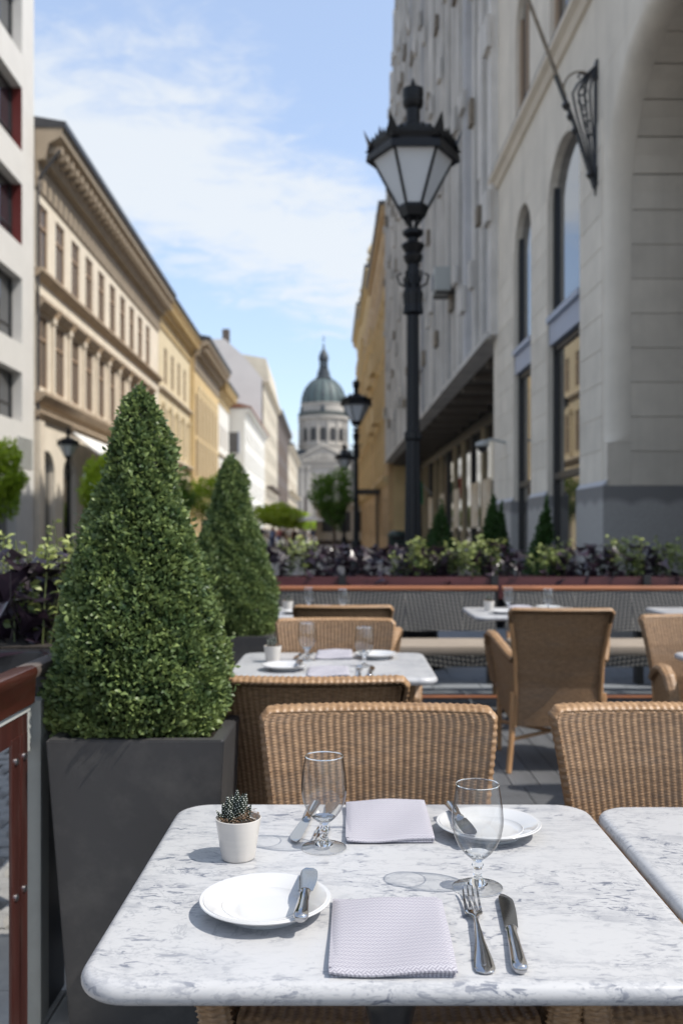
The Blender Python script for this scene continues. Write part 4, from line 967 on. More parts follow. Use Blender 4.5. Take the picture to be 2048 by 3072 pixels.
for i, (x, y, h, R, m_, lb) in enumerate((( -9.6,50,1.9,(1.5,2.2,1.25),'tree_leaf','dark leafy tree seen between the two box cones, nearer one'),
        (-8.0,56,2.0,(1.7,2.4,1.3),'lime_leaf','lime green tree between the two box cones, farther one'),
        (-9.9,38,1.7,(.8,1.2,1.35),'lime_leaf','yellow green street tree just left of the near box cone'),
        (-12.6,33.5,2.2,(.95,1.2,1.1),'lime_leaf','green tree crown cut by the left picture edge'))):
    street_tree('street_tree', lb, x, y, h, R, m_, 3800, .17, group='street trees on the left pavement')
# potted thuja cones by the shop windows
for i, (fx_, ty, D, w_, lb) in enumerate(((1322,1521,15.5,.30,'small thuja cone in a pot, leftmost by the shop windows'),(1476,1502,13.0,.22,'thuja cone in a pot, left of the close pair'),(1500,1530,13.6,.2,'thuja cone in a pot, right of the close pair'),(1635,1521,10.4,.19,'thuja cone in a pot, rightmost by the stone piers'))):
    x = (fx_-1045)*D/2800; top = 1.28+(1597-ty)*D/2800
    r = thing('thuja_cone', lb, 'conifer', (x, D, 0), 'potted thuja cones')
    b = MB(); b.lathe([(.16,0),(.22,.42),(.24,.44),(.24,.47),(.2,.47)], seg=16); add('pot', b.mesh('pot','planter_b',True), r)
    b = MB(); b.tube([(0,0,.42),(0,0,top-.1)], [.03,.01], 6); add('trunk', b.mesh('trunk','bark'), r)
    hh = (top-.45)/2; add('crown', ball_crown('crown','thuja',(0,0,.45+hh),(w_*1.5,w_*1.5,hh),3600,.05,r,'cone'), r)

# ================================================================ CROWD
def person_mesh(nm, pose, shirt, trousers, skin, hair):
    # one continuous skinned body, adult 1.72 m
    st = pose
    V = [(0,0,.92),(0,0,1.10),(0,.01,1.28),(0,0,1.44),(0,-.01,1.52),(0,-.02,1.60),(0,-.01,1.70),
         (.09,0,.88),(.11,-st*.5,.48),(.12,-st*.2,.08),(.12,-st*.2-.12,.03),
         (-.09,0,.88),(-.11,st*.5,.48),(-.12,st*.9,.10),(-.12,st*.9-.12,.04),
         (.18,0,1.40),(.24,st*.4,1.14),(.22,st*.3-.12,.90),(.22,st*.3-.16,.84),
         (-.18,0,1.40),(-.24,-st*.4,1.14),(-.22,-st*.3-.12,.92),(-.22,-st*.3-.16,.86)]
    E = [(0,1),(1,2),(2,3),(3,4),(4,5),(5,6),(0,7),(7,8),(8,9),(9,10),(0,11),(11,12),(12,13),(13,14),(3,15),(15,16),(16,17),(17,18),(3,19),(19,20),(20,21),(21,22)]
    R = [.15,.13,.16,.11,.055,.09,.085,.095,.065,.045,.04,.095,.065,.045,.04,.065,.045,.035,.035,.065,.045,.035,.035]
    me = bpy.data.meshes.new('tmp'); me.from_pydata(V, E, []); o = bpy.data.objects.new('tmp', me); C.objects.link(o)
    m = o.modifiers.new('s','SKIN'); me.skin_vertices[0].data[0].use_root = True
    for i, r in enumerate(R): me.skin_vertices[0].data[i].radius = (r, r*.8) if i < 4 else (r, r)
    o.modifiers.new('u','SUBSURF').levels = 1
    dg = bpy.context.evaluated_depsgraph_get(); ev = bpy.data.meshes.new_from_object(o.evaluated_get(dg))
    bpy.data.objects.remove(o); ev.name = nm; ev.materials.clear()
    for c in (skin, shirt, trousers, hair): ev.materials.append(c)
    for p in ev.polygons:
        c = p.center; ax = abs(c.x)
        if c.z > 1.66 or (c.z > 1.56 and c.y > .02): p.material_index = 3
        elif c.z > 1.48: p.material_index = 0
        elif c.z > .98 and ax < .2 or c.z > 1.16: p.material_index = 1
        elif ax > .19 and c.z > .78: p.material_index = 0
        elif c.z < .1: p.material_index = 3
        else: p.material_index = 2
        p.use_smooth = True
    return ev
skinm = mat('skin', (.45,.27,.19), .6); hairm = mat('hair', (.05,.032,.022), .6)
cl_cols = {'navy':(.05,.07,.16),'white':(.7,.7,.7),'red':(.4,.06,.05),'black':(.02,.02,.022),'blue':(.12,.2,.42),'sand':(.45,.36,.25),'orange':(.5,.18,.05),'grey':(.2,.2,.2)}
cm = {k: mat('cloth_'+k, v, .8) for k, v in cl_cols.items()}
variants = [('blue','navy'),('white','sand'),('red','navy'),('black','black'),('orange','grey'),('white','blue'),('grey','black'),('navy','white')]
pms = [person_mesh('person', (.15,.25,.05,.2,.1,.22,.12,.18)[i], cm[a], cm[b_], skinm, hairm) for i, (a, b_) in enumerate(variants)]
rp = random.Random(21)
spots = [(-6.2,76,0),(-5.3,84,1),(-4.6,80,3)]
for i in range(44):
    y = rp.uniform(80,160); spots.append((985/1000*0 + rp.uniform(-7.8,-2.2)*(y/100)**.5 - 0.0214*y*.5, y, rp.randrange(8)))
for i, (x, y, v) in enumerate(spots):
    o = add('person', pms[v], None, (x,y,0), (0,0,rp.choice((0,PI,.4,2.8)))); s_ = rp.uniform(.94,1.06); o.scale = (s_,s_,s_)
    a, b_ = variants[v]
    side = 'near the lindens' if x < -5.6 else 'by the kiosk' if x > -3.4 else 'mid street'
    dist = 'front of' if y < 95 else 'middle of' if y < 125 else 'back of'
    tag(o, f'person in {a} top and {b_} trousers {side}, {dist} the crowd' if i else 'person in a blue top and navy trousers, nearest of the distant crowd', 'person', 'people walking down the street')

# ================================================================ TERRACE EDGE: troughs, rail
def vine_leaf_mesh():
    # three-lobed pointed leaf, about 10 cm
    pts = [(0,0),(.018,.004),(.055,-.012),(.040,.022),(.026,.034),(.018,.052),(0,.105),(-.018,.052),(-.026,.034),(-.040,.022),(-.055,-.012),(-.018,.004)]
    V = [(0,.03,.004)]+[(x,y,.010*abs(x)/.05*1.4-.10*y*y*10*.12) for x,y in pts]
    F_ = [(0,i+1,(i+1)%12+1) for i in range(12)]
    return V, F_
VL, VF = vine_leaf_mesh()
def vine_me(val):
    me = bpy.data.meshes.new('leaf'); me.from_pydata(VL, [], VF); me.materials.append(M_['vine'])
    at = me.attributes.new('rnd','FLOAT','POINT'); at.data.foreach_set('value', [val]*len(VL)); me.update(); return me
vine_ms = [vine_me(v) for v in (.0,.3,.6,1.0)]
def vine_plant(x0, x1, y0, y1, z, n, label, seed, indiv=True, height=.24, lean=(0,0), scale=1.0):
    rl = random.Random(seed); r = thing('sweet_potato_vine', label, 'plant', ((x0+x1)/2,(y0+y1)/2,z), 'dark leaved vines in the troughs')
    sb = MB(); V, F_, R = [], [], []
    for i in range(n):
        px_ = rl.uniform(x0,x1)-r.location.x; py_ = rl.uniform(y0,y1)-r.location.y
        h = rl.uniform(.02,height); sx, sy = px_+rl.uniform(-.06,.06), py_+rl.uniform(-.05,.05)
        edge = max(abs(px_)/((x1-x0)/2), abs(py_)/((y1-y0)/2))
        if edge > .8 and rl.random() < .5: h = rl.uniform(-.05,.06); sx *= 1.12; sy *= 1.25
        rz = rl.uniform(0,2*PI); tilt = rl.uniform(-1.1,.3); roll = rl.uniform(-.7,.7); s_ = rl.uniform(.75,1.25)*scale
        if i % 3 == 0: sb.tube([(px_*.8,py_*.7,0),(sx,sy,max(h,0)*.6),(sx,sy,h)], .0025, 4)
        if indiv: 
            o = add('leaf', rl.choice(vine_ms), r, (sx,sy,h), (tilt,roll,rz)); o.scale = (s_,)*3
        else:
            Mx = Matrix.LocRotScale(Vector((sx,sy,h)), __import__('mathutils').Euler((tilt,roll,rz)), Vector((s_,)*3)); k = len(V)
            V += [tuple(Mx @ Vector(v)) for v in VL]; F_ += [tuple(q+k for q in f) for f in VF]; R += [rl.random()]*len(VL)
    add('stems', sb.mesh('stems','vine'), r)
    if not indiv:
        o = add('foliage', np_mesh('foliage', np.array(V), np.array(F_), 'vine', False, R), r); o['kind'] = 'stuff'
    return r
def bushy_plant(x0, x1, y0, y1, z, n, label, seed, h=.3, size=.045, m='coleus', name='variegated_plant'):
    r = thing(name, label, 'plant', ((x0+x1)/2,(y0+y1)/2,z), 'yellow green variegated plants in the troughs')
    rl = np.random.default_rng(seed); ns = max(4, n//22)
    P, D_, sb = [], [], MB()
    for s_ in range(ns):
        bx, by = rl.uniform(x0,x1)-r.location.x, rl.uniform(y0,y1)-r.location.y; hh = h*rl.uniform(.5,1.15); ex, ey = rl.normal(0,.04,2)
        sb.tube([(bx,by,0),(bx+ex*.4,by+ey*.4,hh*.5),(bx+ex,by+ey,hh)], .003, 4)
        for k in range(n//ns):
            t_ = rl.uniform(.25,1); a = rl.uniform(0,2*PI)
            P.append((bx+ex*t_+.01*math.cos(a), by+ey*t_+.01*math.sin(a), hh*t_)); D_.append((math.cos(a), math.sin(a), rl.uniform(-.1,.6)))
    P = np.array(P); V, F_, R = leaves(P, np.array(D_), size, size*.62, np.clip(P[:,2]/h*.55+.45*rl.random(len(P)),0,1), normals=np.tile([0,0,1.],(len(P),1)), jit=.5)
    o = add('foliage', np_mesh('foliage', V, F_, m, False, R), r); o['kind'] = 'stuff'
    add('stems', sb.mesh('stems','stem'), r); return r

# back trough along the far end of the terrace
bt = thing('flower_trough', 'long mahogany red flower trough on posts along the far end of the terrace', 'planter', (1.2,7.9,0))
xs = [-1.3,-.05,1.2,2.45,3.7,4.4]
for i in range(5):
    b = MB(); b.box(xs[i]+.008,xs[i+1]-.008,7.70,7.725,.73,.912); part(b, 'board', 'mahogx', bt)
    b = MB(); b.box(xs[i]+.008,xs[i+1]-.008,8.08,8.105,.73,.91); part(b, 'board', 'mahogx', bt)
    b = MB(); b.box(xs[i+1]-.03,xs[i+1]+.03,7.66,7.695,.66,.93); part(b, 'bracket', 'blackmetal', bt)
b = MB(); b.box(-1.3,4.4,7.73,8.075,.72,.88); part(b, 'soil', 'soil', bt)
for x_ in (-1.2,.0,1.2,2.45,3.7):
    b = MB(); b.box(x_-.03,x_+.03,7.85,7.95,0,.715); part(b, 'post', 'blackmetal', bt)
seq = [('v',-1.2,-.45),('c',-.55,-.3),('v',-.35,.55),('c',.38,.72),('v',.6,.92),('c',.84,1.25),('v',1.1,1.45),('c',1.6,1.82),('v',1.72,2.3),('c',2.15,2.45),('v',2.4,2.75),('c',2.6,3.0),('v',3.1,4.2)]
for i, (k, a, b_) in enumerate(seq):
    mid = (a+b_)/2; px_ = 1045+mid*2800/7.9
    where = ('left of the white glasses' if px_ < 900 else 'below the distant crowd' if px_ < 1150 else 'under the nearest street lamp' if px_ < 1350 else 'before the thuja pair' if px_ < 1560 else 'before the stone piers' if px_ < 1850 else 'by the right picture edge' if px_ < 1950 else 'outermost on the right')
    if k == 'v': vine_plant(a, b_, 7.76, 8.06, .88, int(200*(b_-a)), f'dark purple vine in the far trough, {where}', 40+i, False, .29)
    else: bushy_plant(a, b_, 7.78, 8.06, .88, int(1300*(b_-a)), f'yellow green bushy plant in the far trough, {where}', 70+i, .33, .042)
# left trough and railing
lt = thing('side_trough', 'black flower trough behind the mahogany handrail on the left', 'planter', (-1.1,4,0))
b = MB(); b.box(-1.42,-.852,2.95,7.6,.68,.905); part(b, 'box', 'planter_b', lt, bevel=.006)
b = MB(); b.box(-1.39,-.89,3.0,7.57,.900,.912); part(b, 'soil', 'soil', lt)
for y_ in (3.2,5,6.8):
    b = MB(); b.box(-1.15,-1.09,y_,y_+.06,0,.79); part(b, 'post', 'blackmetal', lt)
vine_plant(-1.25,-.88,3.0,3.55,.90,110,'near dark purple vine in the left trough by the handrail',1,True,.30,scale=1.3)
vine_plant(-1.36,-.9,3.6,4.6,.90,60,'dark purple vine in the left trough behind the near box cone',2,True,.25)
vine_plant(-1.36,-.9,5.0,7.4,.95,200,'dark purple vine at the far end of the left trough',3,False,.25)
bushy_plant(-1.32,-.88,3.05,3.8,.90,760,'yellow green plant between the near vines of the left trough',5,.34,.032)
bushy_plant(-1.36,-.9,4.2,5.4,.95,900,'yellow green plant halfway along the left trough',6,.34,.04)
rl = thing('railing', 'mahogany handrail on grey metal posts along the left terrace edge', 'railing', (-.8,2,0))
b = MB(); b.prism(lambda t,n_,z: (n_, t, z), -.5, 2.36, [(-.842,.938),(-.80,.944),(-.788,.940),(-.784,.928),(-.789,.912),(-.792,.850),(-.80,.845),(-.842,.850)]); part(b, 'handrail', 'mahog', rl, True)
b = MB(); b.prism(lambda t,n_,z: (n_, t, z), 2.362, 2.95, [(-.842,.938),(-.80,.944),(-.788,.940),(-.784,.928),(-.79,.912),(-.842,.912)]); part(b, 'handrail_end', 'darkbrown', rl, True)
b = MB(); b.box(-.835,-.80,-.5,2.36,.832,.844); part(b, 'channel', 'palemetal', rl)
b = MB(); b.box(-.812,-.802,-.5,2.333,.772,.829); part(b, 'frame_rail', 'mahogv', rl)
for y0 in (2.222,2.280):
    b = MB(); b.box(-.808,-.80,y0,y0+.052,.0,.784); part(b, 'stile', 'mahogv', rl, bevel=.003)
    for z_ in (.727,.40):
        b = MB(); b.lathe([(.009,0),(.009,.004),(.005,.006)], (0,0,0), 12); me = b.mesh('bolt','bolt',True)
        add('bolt', me, rl, (-.80-rl.location.x+.0, y0+.026-rl.location.y, z_), (0,PI/2,0))
b = MB(); b.box(-.84,-.802,2.338,2.362,.73,.83); part(b, 'spacer_strip', 'palemetal', rl)
b = MB(); b.box(-.835,-.785,2.385,2.45,.02,.85); part(b, 'post', 'greymetal', rl, bevel=.003)
b = MB(); b.box(-.83,-.79,2.46,2.60,.02,.90); part(b, 'post', 'blackmetal', rl)

# ================================================================ BOX CONES
prof_z = np.array([.745,.775,.815,.857,.90,.952,1.01,1.07,1.13,1.188,1.25,1.307,1.366,1.425,1.485,1.544,1.603,1.64,1.665])
prof_r = np.array([.195,.222,.236,.240,.236,.226,.212,.196,.181,.165,.148,.129,.102,.083,.074,.062,.045,.026,.006])
def box_crown(seed):
    r_ = np.random.default_rng(seed); n = 41000
    zc = r_.random(n*3); z = .745+.93*zc; R = np.interp(z, prof_z, prof_r)
    keep = r_.random(n*3) < (R/.25); z = z[keep][:n]; R = R[keep][:n]; n = len(z)
    th = r_.random(n)*2*PI
    hi_ = 1+2.4*np.clip((z-1.2)/.3,0,1)
    lump = 1 + hi_*(.045*np.sin(th*3+z*13)+.04*np.sin(th*5-z*21+1)+.03*np.sin(th*9+z*33))
    sq = 1/np.maximum(np.abs(np.cos(th)),np.abs(np.sin(th)))
    sqa = np.clip((.95-z)/.25,0,1)*.28; shape = (1-sqa)+sqa*np.minimum(sq,1.25)
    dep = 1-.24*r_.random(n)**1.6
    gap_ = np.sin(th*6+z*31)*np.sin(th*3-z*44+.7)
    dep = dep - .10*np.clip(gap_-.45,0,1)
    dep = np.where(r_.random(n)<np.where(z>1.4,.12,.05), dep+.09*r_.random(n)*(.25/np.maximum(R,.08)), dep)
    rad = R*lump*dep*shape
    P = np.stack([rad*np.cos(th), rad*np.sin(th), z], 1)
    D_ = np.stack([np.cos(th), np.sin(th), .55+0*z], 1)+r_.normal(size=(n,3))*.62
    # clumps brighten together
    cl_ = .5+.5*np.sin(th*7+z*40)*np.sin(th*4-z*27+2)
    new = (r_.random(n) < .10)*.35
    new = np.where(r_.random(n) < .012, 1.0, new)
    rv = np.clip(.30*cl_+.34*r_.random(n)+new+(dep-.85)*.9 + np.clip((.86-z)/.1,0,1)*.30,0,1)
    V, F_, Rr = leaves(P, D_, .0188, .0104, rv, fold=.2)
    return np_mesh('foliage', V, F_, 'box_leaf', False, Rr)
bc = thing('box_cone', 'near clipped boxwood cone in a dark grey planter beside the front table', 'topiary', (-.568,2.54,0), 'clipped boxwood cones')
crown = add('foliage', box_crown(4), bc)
b = MB(); b.lathe([(r*.80, z) for z, r in zip(prof_z, prof_r)], seg=24); add('stems', b.mesh('stems','box_core'), bc)
pl = thing('tapered_planter', 'near dark grey tapered planter under the boxwood cone', 'planter', (-.526,2.52,0), 'dark grey tapered planters')
def taper(mb, w0, w1, z0, z1, inner=0):
    a, c = w0/2, w1/2
    mb.add([(-a,-a,z0),(a,-a,z0),(a,a,z0),(-a,a,z0),(-c,-c,z1),(c,-c,z1),(c,c,z1),(-c,c,z1)], [(0,3,2,1),(0,1,5,4),(1,2,6,5),(2,3,7,6),(3,0,4,7)])
b = MB(); taper(b, .345, .44, .0, .767)
c = .22; i_ = .185
b.add([(-c,-c,.767),(c,-c,.767),(c,c,.767),(-c,c,.767),(-i_,-i_,.767),(i_,-i_,.767),(i_,i_,.767),(-i_,i_,.767),(-i_,-i_,.72),(i_,-i_,.72),(i_,i_,.72),(-i_,i_,.72)],
      [(0,1,5,4),(1,2,6,5),(2,3,7,6),(3,0,4,7),(4,5,9,8),(5,6,10,9),(6,7,11,10),(7,4,8,11)])
me = b.mesh('shell','planter')
bm = bmesh.new(); bm.from_mesh(me); bmesh.ops.remove_doubles(bm, verts=bm.verts, dist=.0005)
bmesh.ops.bevel(bm, geom=[e for e in bm.edges], offset=.0035, segments=2, affect='EDGES'); bm.to_mesh(me); bm.free()
add('shell', me, pl); b = MB(); b.box(-.186,.186,-.186,.186,.70,.735); add('soil', b.mesh('soil','soil'), pl)
bc2 = copy_tree(bc); bc2.location = (-.605,4.82,0); bc2.rotation_euler = (0,0,2.1); tag(bc2, 'second clipped boxwood cone farther back beside the second table', 'topiary')
pl2 = copy_tree(pl); pl2.location = (-.605,4.80,0); tag(pl2, 'second dark grey tapered planter, behind the near one', 'planter')

# ================================================================ FURNITURE
# --- woven chair
COL, ROW = .0165, .0031
def weave(name, fn, lu, lv, amp=.0024, closed=False, m='wicker', sgn=1, col=COL, row=ROW):
    """fn(u,v) -> xyz arrays; lu,lv sizes in metres; stakes spaced along u, strands along v"""
    nc = max(2, int(round(lu/col))); nr = max(4, int(round(lv/row)))
    if closed: nc += nc % 2
    u = np.linspace(0,1,nc*4+1)[: (-1 if closed else None)]; v = np.linspace(0,1,nr*2+1)
    U, Vv = np.meshgrid(u, v, indexing='ij')
    P = np.stack(fn(U, Vv), -1)
    du = np.gradient(P, axis=0); dv = np.gradient(P, axis=1)
    if closed: du = (np.roll(P,-1,0)-np.roll(P,1,0))
    nrm = np.cross(du, dv); nrm /= np.linalg.norm(nrm, axis=-1, keepdims=True)+1e-12
    cu = U*nc; rv = Vv*nr
    rowi = np.floor(rv-1e-6); prof = np.abs(np.sin(PI*rv))
    wave = np.cos(PI*cu)*np.where(rowi % 2 == 0, 1, -1)
    h = amp*(wave*.80*prof + .85*prof - .4*(1-prof)) + amp*.60*np.cos(2*PI*cu)
    P = P + nrm*(sgn*h)[...,None]
    return grid_mesh(name, P, m, True, closed)
def hw(z):   # half width of back at height z
    return np.interp(z, [.2,.30,.5,.70,.885],[.238,.228,.218,.243,.270])
def yb(z, x):
    return np.interp(z, [.2,.45,.60,.75,.885],[.225,.205,.222,.258,.300]) + .035*(1-(x/.27)**2)
def make_chair():
    r = thing('wicker_chair', '', 'chair', (0,0,0), 'wicker armchairs')
    ZT, ZB = .870, .245
    def corner(u, z):   # rounded top corners
        return 1-.055*np.clip((z-.845)/.03,0,1)**2
    def front(u, v):
        z = ZB+(ZT-ZB)*v; x = (2*u-1)*hw(z)*corner(u,z); return x, yb(z,x)-.012, z
    br = add('backrest', weave('backrest', front, .52, ZT-ZB, sgn=1), r)
    def rear(u, v):
        z = ZB+(ZT-.02-ZB)*v; x = (2*u-1)*hw(z)*.97; return x, yb(z,x)+.006, z
    add('rear_weave', weave('rear_weave', rear, .5, ZT-ZB, sgn=-1, col=.0165, row=.005), br)
    # rolled rim: perimeter from bottom left up, over the top and down
    pz = []
    for z in np.linspace(ZB, .845, 22): pz.append((-1, z))
    per = [( -float(hw(z)), z) for z in np.linspace(ZB,.850,24)]
    rc = .022
    W = float(hw(.86))
    per += [(-W+rc-rc*math.cos(a), .85+rc*math.sin(a)) for a in np.linspace(.3,PI/2,5)]
    per += [(x, .872) for x in np.linspace(-W+rc+.01, W-rc-.01, 26)]
    per += [(W-rc+rc*math.cos(a), .85+rc*math.sin(a)) for a in np.linspace(PI/2,.3,5)]
    per += [(float(hw(z)), z) for z in np.linspace(.85,ZB,24)]
    per = np.array(per); seglen = np.r_[0, np.cumsum(np.linalg.norm(np.diff(per,axis=0),axis=1))]; tot = seglen[-1]
    def perim(u):
        s_ = u*tot; x = np.interp(s_, seglen, per[:,0]); z = np.interp(s_, seglen, per[:,1])
        e = .006; x2 = np.interp(np.clip(s_+e,0,tot), seglen, per[:,0]); z2 = np.interp(np.clip(s_+e,0,tot), seglen, per[:,1])
        x1 = np.interp(np.clip(s_-e,0,tot), seglen, per[:,0]); z1 = np.interp(np.clip(s_-e,0,tot), seglen, per[:,1])
        tx, tz = x2-x1, z2-z1; n_ = np.hypot(tx,tz)+1e-9; return x, z, -tz/n_, tx/n_      # outward normal
    def rim(u, v):
        x, z, nx, nz = perim(u); a = v*PI*1.15-.25
        topness = np.clip((z-.80)/.05,0,1); dep = .017+.018*topness
        out_ = .012*np.sin(a)+.0; bk = dep*(1-np.cos(a))
        return x+nx*out_, yb(z,x)-.012+bk, z+nz*out_
    add('rim', weave('rim', rim, tot, .085, amp=.0022, sgn=-1), br)
    # seat
    def seat(u, v):
        x = (2*u-1)*(.235+.03*(1-v)); y = -.27+.49*v; return x, y, .435-.012*(1-(2*u-1)**2)+.012*(1-v)-.03*np.clip((.06-v)/.06,0,1)**2
    add('seat', weave('seat', seat, .5, .5, amp=.0022, row=.006, sgn=1), r)
    def skirt(u, v):
        x = (2*u-1)*.262; return x, -.272-.012*np.cos((2*u-1)*1.5), .27+.155*v
    add('front_apron', weave('front_apron', skirt, .52, .155, sgn=1, row=.005), r)
    for s_ in (-1, 1):
        top = np.array([(.228,.235,.595),(.252,.15,.615),(.283,.03,.655),(.31,-.10,.690),(.322,-.19,.695),(.326,-.25,.675),(.322,-.285,.62),(.308,-.285,.52),(.285,-.28,.40)])
        tt = np.r_[0, np.cumsum(np.linalg.norm(np.diff(top,axis=0),axis=1))]; tl = tt[-1]
        f = lambda v: [np.interp(v*tl, tt, top[:,k]) for k in range(3)]
        def roll(u, v):
            x, y, z = f(v); a = 2*PI*u
            e = .02; x2, y2, z2 = f(np.clip(v+e,0,1)); x1, y1, z1 = f(np.clip(v-e,0,1)); dy, dz = y2-y1, z2-z1; n_ = np.hypot(dy,dz)+1e-9; ny, nz = dz/n_, -dy/n_
            r1, r2 = .027, .015
            return s_*(x+r1*np.cos(a)), y-ny*r2*np.sin(a)*s_*-1, z-nz*r2*np.sin(a)*s_*-1
        ar = add('arm', weave('arm', roll, .14, tl, closed=True, row=.005, sgn=1), r)
        def side(u, v):
            q = u*.86; x, y, z = f(q*.80/ .86*1.0)
            zb = .245+.03*u; xb = .235+.03*u
            return s_*(xb+(x-xb)*v**1.3), y*(v)+(1-v)*(.22-.49*u), zb+(z-zb)*v
        add('side_weave', weave('side_weave', side, .5, .38, sgn=-s_, row=.006), ar)
    for sx in (-1,1):
        b = MB(); b.tube([(sx*.238,.215,.42),(sx*.245,.225,.22),(sx*.27,.275,.0)], [.017,.017,.015], 10); add('leg', b.mesh('leg','rattan',True), r)
        b = MB(); b.tube([(sx*.262,-.262,.42),(sx*.266,-.262,0)], [.017,.015], 10); add('leg', b.mesh('leg','rattan',True), r)
        b = MB(); b.tube([(sx*.262,-.26,.17),(-sx*.255,.24,.17)], .011, 8); add('stretcher', b.mesh('stretcher','rattan',True), r)
        b = MB(); b.tube([(sx*float(hw(z)), float(yb(z,.27))+.022, z) for z in (.24,.4,.6,.8)], .011, 8); add('back_pole', b.mesh('back_pole','rattan',True), r)
    return r
chair = make_chair()
chairs = [(.07,1.875,0,'wicker chair facing the camera behind the front table'),
          (.735,1.88,-.05,'wicker chair at far side of the right-hand front table, cut by the picture edge'),
          (-.107,2.905,PI,'wicker chair seen from behind at the second table, rear to the front chair'),
          (-.06,3.985,0,'wicker chair facing the camera on the far side of the second table'),
          (-.03,5.42,PI,'wicker chair seen from behind at the third table by the bench'),
          (1.135,5.22,PI-.06,'wicker armchair seen whole from behind at the right bench table'),
          (1.67,4.17,0,'wicker armchair at far right whose curled arm shows beside a small white table')]
for i, (x, y, rz, lb) in enumerate(chairs):
    o = chair if i == 0 else copy_tree(chair); o.location = (x, y, .056 if y > 2.05 else .056); o.rotation_euler = (0,0,rz)
    o.location.z = -0.012 if i < 2 else 0.0; tag(o, lb, 'chair', 'wicker armchairs')

# --- marble table
def rrect(wx_, wy_, r, seg=8):
    P = []
    for cx_, cy, a0 in ((wx_-r,wy_-r,0),(-wx_+r,wy_-r,PI/2),(-wx_+r,-wy_+r,PI),(wx_-r,-wy_+r,1.5*PI)):
        for k in range(seg+1): a = a0+PI/2*k/seg; P.append((cx_+r*math.cos(a), cy+r*math.sin(a)))
    return P
def make_table():
    r = thing('marble_table', '', 'table', (0,0,0), 'marble bistro tables')
    b = MB(); th = .028; rings = []
    prof = [(.030,0.0)]+[(.014*(1-math.cos(a))*1.0, None) for a in ()]
    steps = [(.016,-.0)]+[(.014-.014*math.sin(a), -.014+.014*math.cos(a)) for a in np.linspace(.25,PI-.25,9)]+[(.016,-th)]
    V = []; n = None
    for ins, dz in steps:
        P = rrect(.3935-ins, .370-ins, .065-ins*.8); n = len(P); V += [(x,y,.75+dz) for x,y in P]
    k = len(steps); Fq = [(i*n+j,(i+1)*n+j,(i+1)*n+(j+1)%n,i*n+(j+1)%n) for i in range(k-1) for j in range(n)]
    Fq.append(tuple(range(n))); Fq.append(tuple((k-1)*n+j for j in range(n-1,-1,-1)))
    b.add(V, Fq); add('tabletop', b.mesh('tabletop','marble',True), r)
    b = MB(); b.lathe([(.05,.70),(.03,.69),(.028,.60),(.045,.57),(.04,.54),(.03,.5),(.035,.25),(.055,.18),(.05,.12),(.07,.09),(.04,.07)], seg=16); b.box(-.16,.16,-.03,.03,.700,.7215); b.box(-.03,.03,-.16,.16,.6995,.721)
    add('pedestal', b.mesh('pedestal','iron',True), r)
    for k in range(4):
        a = PI/4+k*PI/2; c, s = math.cos(a), math.sin(a); b = MB(); b.tube([(.03*c,.03*s,.11),(.16*c,.16*s,.085),(.27*c,.27*s,.03),(.31*c,.31*s,.018)], [.028,.024,.018,.02], 8); add('foot', b.mesh('foot','iron',True), r)
    return r
table = make_table()
tables = [(.0655,1.459,'front marble table laid for two, nearest to the camera'),
          (.863,1.442,'bare marble table cut by the right picture edge, beside the front table'),
          (-.065,3.755,'second marble table laid for two behind the front chairs'),
          (-.165,6.235,'third marble table, left one at the long bench'),
          (1.19,6.235,'marble table at the bench behind the whole armchair'),
          (2.475,6.235,'marble table corner at the bench by the right edge'),
          (1.82,3.78,'marble table corner halfway back at the right edge')]
for i, (x, y, lb) in enumerate(tables):
    o = table if i == 0 else copy_tree(table); o.location = (x, y, 0); tag(o, lb, 'table', 'marble bistro tables')
    if i in (1, 2, 4): o.rotation_euler = (0,0,PI)

